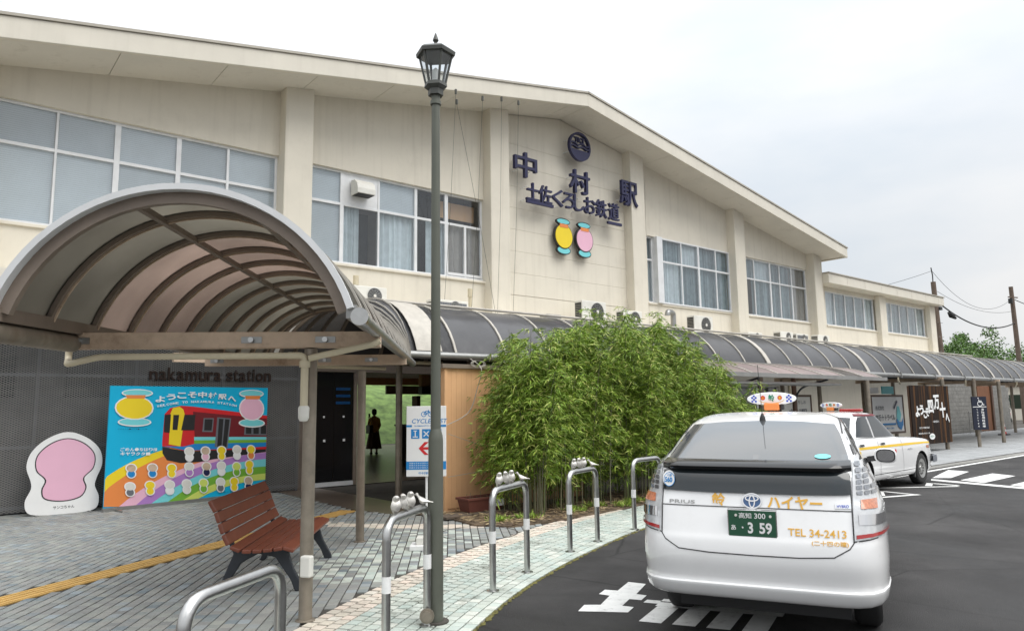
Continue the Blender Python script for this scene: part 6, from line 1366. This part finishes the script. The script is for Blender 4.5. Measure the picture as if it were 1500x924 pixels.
# accessible parking sign
t = thing('accessible_parking_sign', 'dark navy parking sign with white wheelchair symbol on a steel post', 'sign', (29.5, 9.6, 0))
dA = Vector((.80, -.6, 0)); C0 = Vector((29.6, 9.52, 0)); nA = dA.cross(Vector((0, 0, 1)))
def ap(x, z, k=1): return C0+dA*x+Vector((0, 0, z))+nA*(.03+k*.004)
MB().tube([(29.62, 9.62, 0), (29.62, 9.62, 2.45)], .06, 12).build('post', M['steeld'], t, smooth=True)
mb = MB(); mb.prism([ap(-.27, .62, 0), ap(.27, .62, 0), ap(.27, 1.80, 0), ap(-.27, 1.80, 0)], -nA*.05, nA*0); mb.build('sign_panel', M['signdark'], t)
MB().add([ap(-.25, 1.42), ap(.25, 1.42), ap(.25, 1.445), ap(-.25, 1.445)], [(0, 1, 2, 3)]).build('divider', M['white'], t)
def wst(a, b, w_=.03):
    a = Vector((*a, 0)); b = Vector((*b, 0)); d = (b-a).normalized(); n = Vector((-d.y, d.x, 0))*w_/2; MB().add([ap(q.x, q.y, 1.2) for q in (a-n, b-n, b+n, a+n)], [(0, 1, 2, 3)]).build('wheelchair_symbol', M['white'], t)
for a, b in (((-.02, 1.70), (0, 1.60)), ((0, 1.60), (.10, 1.60)), ((.10, 1.60), (.14, 1.50)), ((.14, 1.50), (.18, 1.51)), ((-.02, 1.65), (.09, 1.64))): wst(a, b)
MB().add([ap(-.03+.022*math.cos(2*math.pi*i/10), 1.745+.022*math.sin(2*math.pi*i/10)) for i in range(10)], [tuple(range(10))]).build('wheelchair_symbol', M['white'], t)
mb = MB(); mb.grid([[ap(.02+(.085+k)*math.cos(a), 1.545+(.085+k)*math.sin(a)) for k in (-.012, .012)] for a in [R(110+250*i/20) for i in range(21)]]); mb.build('wheelchair_symbol', M['white'], t)
for i, c in enumerate('身障者用駐車場'): text(c, ap(.10, 1.34-i*.10, 1), dA, UZ, .11, .085, M['white'], t, thick=0, bold=.02)
for i, c in enumerate('くるまいす専用'): text(c, ap(-.10, 1.34-i*.10, 1), dA, UZ, .05, .06, M['white'], t, thick=0)
# grey block wall with doors beyond the wing
t = thing('block_wall', 'grey concrete block wall with brown door beyond the station wing', 'wall', (46, 14.6, 0))
MB().bb(39.95, 50.6, 14.66, 14.8, 0, 2.95).build('wall_core', M['block'], t)
cnt = 0; bm_rest = MB()
for r_ in range(14):
    for k in range(56):
        u = 39.98+k*.4-(.2 if r_ % 2 else 0); z = .02+r_*.2
        if u < 39.95 or u > 50.2 or 45.2 < u+.2 < 47.4: continue
        if cnt < 290 and u < 51: MB().bb(u, u+.39, 14.62, 14.66, z, z+.19).build('block', M['block'], t); cnt += 1
        else: bm_rest.bb(u, u+.39, 14.62, 14.66, z, z+.19)
bm_rest.build('blocks', M['block'], t, kind='stuff')
MB().bb(45.3, 47.2, 14.58, 14.64, .02, 2.5).build('door', M['shutter'], t); MB().bb(47.25, 47.5, 14.5, 14.64, 0, 2.6).build('door_post', M['brownpost'], t)
mb = MB()
for u in (42.6, 43.3, 44.1): mb.tube([(u, 14.2, 0), (u, 14.2, 1.1)], .025, 6)
for z in (.2, .6, 1.1): mb.tube([(42.6, 14.2, z), (44.1, 14.2, z)], .02, 6)
o = mb.build('low_railing', M['gutter']); meta(o, 'low grey metal railing in front of the block wall', 'railing')
t = thing('traffic_cone', 'red and white banded traffic pole on a black base at the far posts', 'cone', (40.8, 12.16, 0), local=True)
MB().box((0, 0, .03), (.42, .42, .06)).build('base', M['matblack'], t, bevel=.01)
for k in range(6): r1 = .11-.012*k; MB().lathe([(r1, .06+k*.115), (r1-.012, .06+(k+1)*.115)], (0, 0, 0), 14).build('band', M['redp' if k % 2 == 0 else 'white'], t, smooth=True)
# white van far right
van = thing('white_van', 'white boxy van parked at the far right end of the walkway', 'van', VANP, -R(75), local=True)
RV = [(.30,.78,-.95,3.1,6,4),(.36,.83,-1.02,3.2,7,4),(.6,.85,-1.04,3.25,8,4),(.95,.85,-1.03,3.2,8,4),(1.1,.84,-1.02,3.05,8,4),(1.3,.82,-1.0,2.85,8,4),(1.6,.79,-.97,2.6,7,4),(1.78,.75,-.93,2.4,6,4),(1.86,.65,-.83,2.25,5,4),(1.885,.45,-.6,2.0,4,4),(1.89,.2,-.3,1.7,3,3)]
bv = lofted(RV, 64, 4).build('body', M['carw'], van, smooth=True); sv = Skin(bv)
patch(sv, mir([(0, 1.12), (.62, 1.12), (.64, 1.3), (.60, 1.62), (0, 1.66)][::-1]), 'r', 'rear_window', M['carglass'], van, .008, .1)
for s in (-1, 1): patch(sv, [(s*.66, .62), (s*.80, .62), (s*.80, .80), (s*.66, .80)], 'r', 'tail_lamp', M['red'], van, .01)
patch(sv, [(-.17, .50), (.17, .50), (.17, .66), (-.17, .66)], 'r', 'number_plate', M['white'], van, .01); patch(sv, [(-.8, 1.15), (2.2, 1.15), (1.9, 1.6), (-.8, 1.65)], 's', 'side_window', M['carglass'], van, .008, .1); patch(sv, [(-.8, 1.15), (2.2, 1.15), (1.9, 1.6), (-.8, 1.65)], 'l', 'side_window', M['carglass'], van, .008, .1)
for x, y in ((-.72, 0), (.72, 0), (-.72, 2.4), (.72, 2.4)): wheel(van, x, y, .29, .17)
strip(sv, [(-.80, .45), (.80, .45)], .02, 'r', 'bumper_line', M['seam'], van)
wh = thing('low_shed', 'low beige shed wall behind the white van at the far end', 'shed', (78, 18, 0))
MB().bb(74, 74.3, 12, 34, 0, 3.0).build('wall', M['cream'], wh); MB().bb(73.7, 80, 11.8, 34.2, 3.01, 3.2).build('roof', M['brownm'], wh)
MB().bb(73.97, 73.995, 20.5, 23.5, 1.0, 2.2).build('window', M['carglass'], wh)
# ------------------------------------------------------------------ utility poles, cables, far tree
def upole(x, y, h, label, lean=.0):
    t = thing('utility_pole', label, 'utility pole', (x, y, 0), group='utility poles beyond the station')
    MB().tube([(x-lean, y, 0), (x+lean, y, h)], [.20, .145], 12).build('pole', M['pole'], t, smooth=True); return t
t = upole(49.4, 17.7, 9.2, 'brown utility pole beside the end of the station wing, with an antenna', -.25)
MB().beam((49.0, 17.7, 8.0), (49.9, 17.5, 8.0), .08, .08).build('crossarm', M['pole'], t); MB().tube([(49.1, 17.7, 9.0), (49.15, 17.7, 9.6), (49.0, 17.7, 10.1)], .035, 6).build('antenna_mast', M['wire'], t)
MB().box((49.4, 17.6, 7.5), (.35, .3, .2)).build('cable_clamp', M['wire'], t)
for k in range(5): MB().tube([(49.0, 17.6, 3+k*.9), (49.8, 17.6, 3+k*.9)], .015, 5).build('climbing_step', M['gutter'], t)
t = upole(62.5, 17.2, 10.1, 'brown utility pole at the far right edge of the photo', -.15)
MB().beam((61.9, 17.3, 9.3), (62.9, 17.0, 9.3), .08, .08).build('crossarm', M['pole'], t); MB().box((62.0, 17.2, 9.0), (.25, .25, .35)).build('insulator_box', M['wire'], t)
def cable(name, P, r, label):
    a, b = Vector(P[0]), Vector(P[1]); sag = P[2]; mb = MB(); mb.tube([a.lerp(b, i/16)-Vector((0, 0, 4*sag*(i/16)*(1-i/16))) for i in range(17)], r, 5); o = mb.build(name, M['wire']); meta(o, label, 'cable')
cable('overhead_cable', ((49.4, 17.6, 7.9), (62.5, 17.2, 7.4), .9), .045, 'thick black sagging cable between the two utility poles')
o = MB().tube([(51.0, 17.6, 7.35), (51.35, 17.6, 7.2), (51.9, 17.55, 7.05)], [.10, .17, .08], 8).build('cable_splice', M['wire']); meta(o, 'black splice case hanging on the thick cable near the first pole', 'cable fitting')
cable('overhead_cable', ((49.1, 17.7, 9.9), (62.3, 17.2, 9.2), 1.5), .012, 'thin sagging wire from the antenna mast to the right pole')
cable('overhead_cable', ((49.1, 17.7, 9.9), (38.5, 22, 7.6), .35), .012, 'thin wire from the antenna mast to the wing roof')
cable('overhead_cable', ((62.5, 17.2, 9.2), (80, 14, 7.5), .4), .03, 'cable leaving the right pole towards the photo edge')
cable('overhead_cable', ((49.4, 17.6, 8.6), (62.5, 17.2, 8.3), .6), .012, 'thin wire just above the thick cable between the poles')
t = thing('broad_tree', 'broad green tree behind the far canopy between the utility poles', 'tree', (86, 28, 0))
MB().tube([(86, 28, 0), (86.2, 28, 2.5), (86, 28, 4.5)], [.45, .35, .22], 10).build('trunk', M['bark'], t, smooth=True)
rt_ = random.Random(5); lf = MB(); cl_ = []
for k in range(9):
    a = rt_.uniform(0, 6.28); e = Vector((86+math.cos(a)*rt_.uniform(1.5, 4.5), 28+math.sin(a)*rt_.uniform(1, 4), rt_.uniform(4.8, 7.6))); MB().tube([(86, 28, 2.8+k*.15), ((86+e.x)/2, (28+e.y)/2, 4.5), e], [.16, .10, .03], 6).build('limb', M['bark'], t)
for k in range(125):
    a = rt_.uniform(0, 6.28); r_ = rt_.uniform(0, 1)**.5*8.2; zz = 5.2+rt_.uniform(-1.6, 1)*(1.2)+3.1*(1-(r_/8.2)**2)*rt_.random(); c_ = Vector((84.5+math.cos(a)*r_*1.1, 28+math.sin(a)*r_, zz)); cr_ = rt_.uniform(.6, 1.25)
    for j in range(190):
        v = Vector((rt_.gauss(0, 1), rt_.gauss(0, 1), rt_.gauss(0, .75))); v = v.normalized()*cr_*rt_.uniform(.45, 1.05); leaf(lf, c_+v, Vector((rt_.gauss(0, 1), rt_.gauss(0, 1), rt_.gauss(-.2, .6))), rt_.uniform(.16, .32), rt_.uniform(.05, .1), rt_.uniform(-1.5, 1.5))
lf.build('crown', M['treeleaf'], t, kind='stuff', fixn=False)
# bushes on the bank seen through the hall
lf = MB()
for k in range(40):
    c_ = Vector((rt_.uniform(14, 34), rt_.uniform(42, 50), 0)); c_.z = (c_.y-31)*.5-.3
    if c_.x < 24 and rt_.random() < .4: continue
    for j in range(120):
        v = Vector((rt_.gauss(0, .8), rt_.gauss(0, .8), rt_.gauss(.3, .6))); leaf(lf, c_+v, Vector((rt_.gauss(0, 1), rt_.gauss(0, 1), rt_.gauss(0, .6))), .35, .12, rt_.uniform(-1, 1))
o = lf.build('hillside_shrubs', M['bush'], fixn=False); o['kind'] = 'stuff'
# ------------------------------------------------------------------ person in the hall
per = thing('person', 'person in mustard cardigan and long dark skirt, raising a phone in the station hall', 'person', (13.15, 24.2, 0), -R(20), local=True)
def skinned(name, verts, edges, radii, m, parent, lv=2):
    me = bpy.data.meshes.new(name); me.from_pydata(verts, edges, []); o = bpy.data.objects.new(name, me); col.objects.link(o)
    md = o.modifiers.new('skin', 'SKIN'); md.use_smooth_shade = True
    for i, r in enumerate(radii): me.skin_vertices[0].data[i].radius = r if isinstance(r, tuple) else (r, r); me.skin_vertices[0].data[i].use_root = (i == 0)
    s_ = o.modifiers.new('sub', 'SUBSURF'); s_.levels = lv; s_.render_levels = lv
    bpy.context.view_layer.update(); m2 = bpy.data.meshes.new_from_object(o.evaluated_get(bpy.context.evaluated_depsgraph_get())); bpy.data.objects.remove(o)
    m2.name = name; m2.materials.clear(); m2.materials.append(m); smooth_mesh(m2, 80); return link(name, m2, parent)
V_ = [(0, 0, .88), (0, 0, 1.05), (0, 0, 1.22), (0, .01, 1.33), (0, .02, 1.40), (0, .03, 1.47), (0, .045, 1.55),
      (-.09, 0, .82), (-.10, .01, .45), (-.10, -.02, .09), (-.10, .10, .03), (.09, 0, .82), (.10, .02, .45), (.10, 0, .09), (.10, .12, .03),
      (-.15, 0, 1.31), (-.19, .05, 1.08), (-.16, .24, 1.22), (-.14, .28, 1.32), (.15, 0, 1.31), (.20, -.02, 1.06), (.17, .12, .90), (.165, .16, .83)]
E_ = [(0, 1), (1, 2), (2, 3), (3, 4), (4, 5), (5, 6), (0, 7), (7, 8), (8, 9), (9, 10), (0, 11), (11, 12), (12, 13), (13, 14), (3, 15), (15, 16), (16, 17), (17, 18), (3, 19), (19, 20), (20, 21), (21, 22)]
Rr = [(.13, .10), (.12, .09), (.135, .095), (.09, .07), .045, .055, (.072, .085), .085, .055, .04, (.04, .03), .085, .055, .04, (.04, .03), .05, .042, .033, (.022, .03), .05, .042, .033, (.022, .03)]
skinned('body', V_, E_, Rr, M['skin'], per)
def fing(base, d, side):
    for k in range(4):
        b = Vector(base)+Vector(side)*(k-1.5)*.017; l = [.06, .07, .066, .052][k]; MB().tube([b, b+Vector(d)*l*.6, b+Vector(d)*l+Vector((0, -.012, -.008))], [.0085, .008, .006], 6).build('finger', M['skin'], per, smooth=True)
    b = Vector(base)+Vector(side)*-.035-Vector(d)*.03; MB().tube([b, b+Vector(side)*-.012+Vector(d)*.03, b+Vector(d)*.055], [.010, .009, .007], 6).build('thumb', M['skin'], per, smooth=True)
fing((-.14, .29, 1.345), (0, .15, .95), (1, 0, 0)); fing((.165, .17, .80), (0, .1, -.95), (0, 1, 0))
MB().lathe([(.16, .80), (.17, .9), (.15, 1.0), (.175, 1.2), (.165, 1.30), (.10, 1.37), (.06, 1.40)], (0, 0, 0), 20).build('cardigan', M['mustard'], per, smooth=True)
for s, P in ((-1, [(-.15, 0, 1.31), (-.19, .05, 1.08), (-.165, .20, 1.19)]), (1, [(.15, 0, 1.31), (.20, -.02, 1.06), (.175, .10, .93)])): MB().tube(P, [.062, .056, .045], 12).build('sleeve', M['mustard'], per, smooth=True)
mb = MB(); rows = []
for z, r in ((.90, .165), (.7, .20), (.45, .25), (.20, .29)): rows.append([((r+.012*math.sin(9*a))*math.cos(a), (r*.85+.012*math.sin(9*a))*math.sin(a), z) for a in [2*math.pi*j/40 for j in range(41)]])
mb.grid(rows).build('skirt', M['skirt'], per, smooth=True)
mb = MB(); rows = []
for z, r, yo in ((1.44, .06, .0), (1.47, .085, .005), (1.54, .098, .015), (1.60, .095, .02), (1.65, .07, .03), (1.675, .02, .03)): rows.append([(r*math.cos(a), yo+(r*1.02)*math.sin(a) - (.0), z) for a in [R(-230+280*j/24) for j in range(25)]])
mb.grid(rows).build('hair', M['hair'], per, smooth=True)
for s in (-1, 1): MB().lathe([(.001, -.006), (.006, 0), (.001, .006)], (s*.026, .125, 1.555), 8).build('eye', M['hair'], per)
MB().tube([(0, .125, 1.56), (0, .142, 1.53), (0, .125, 1.52)], [.005, .010, .005], 6).build('nose', M['skin'], per, smooth=True); MB().bb(-.018, .018, .118, .124, 1.495, 1.502).build('mouth', M['redp'], per)
for s in (-1, 1): MB().tube([(s*.10, .06, 1.40), (s*.10, .10, .0+.06)], .001, 3) 
for s, yy in ((-1, .03), (1, .05)): MB().box((s*.10, yy+.02, .035), (.09, .25, .07)).build('shoe', M['matblack'], per, bevel=.025, seg=3)
t = thing('shoulder_bag', 'dark bag hanging at the hip of the person in the hall', 'bag', (12.9, 24.1, .8), local=True)
MB().box((0, 0, .12), (.14, .32, .30)).build('pouch', M['matblack'], t, bevel=.03); MB().tube([(0, -.12, .26), (.12, -.02, .58), (0, .12, .26)], .012, 6).build('strap', M['matblack'], t)
MB().box((-.14, .30, 1.42), (.075, .012, .15)).build('phone', M['matblack'], per, bevel=.005)
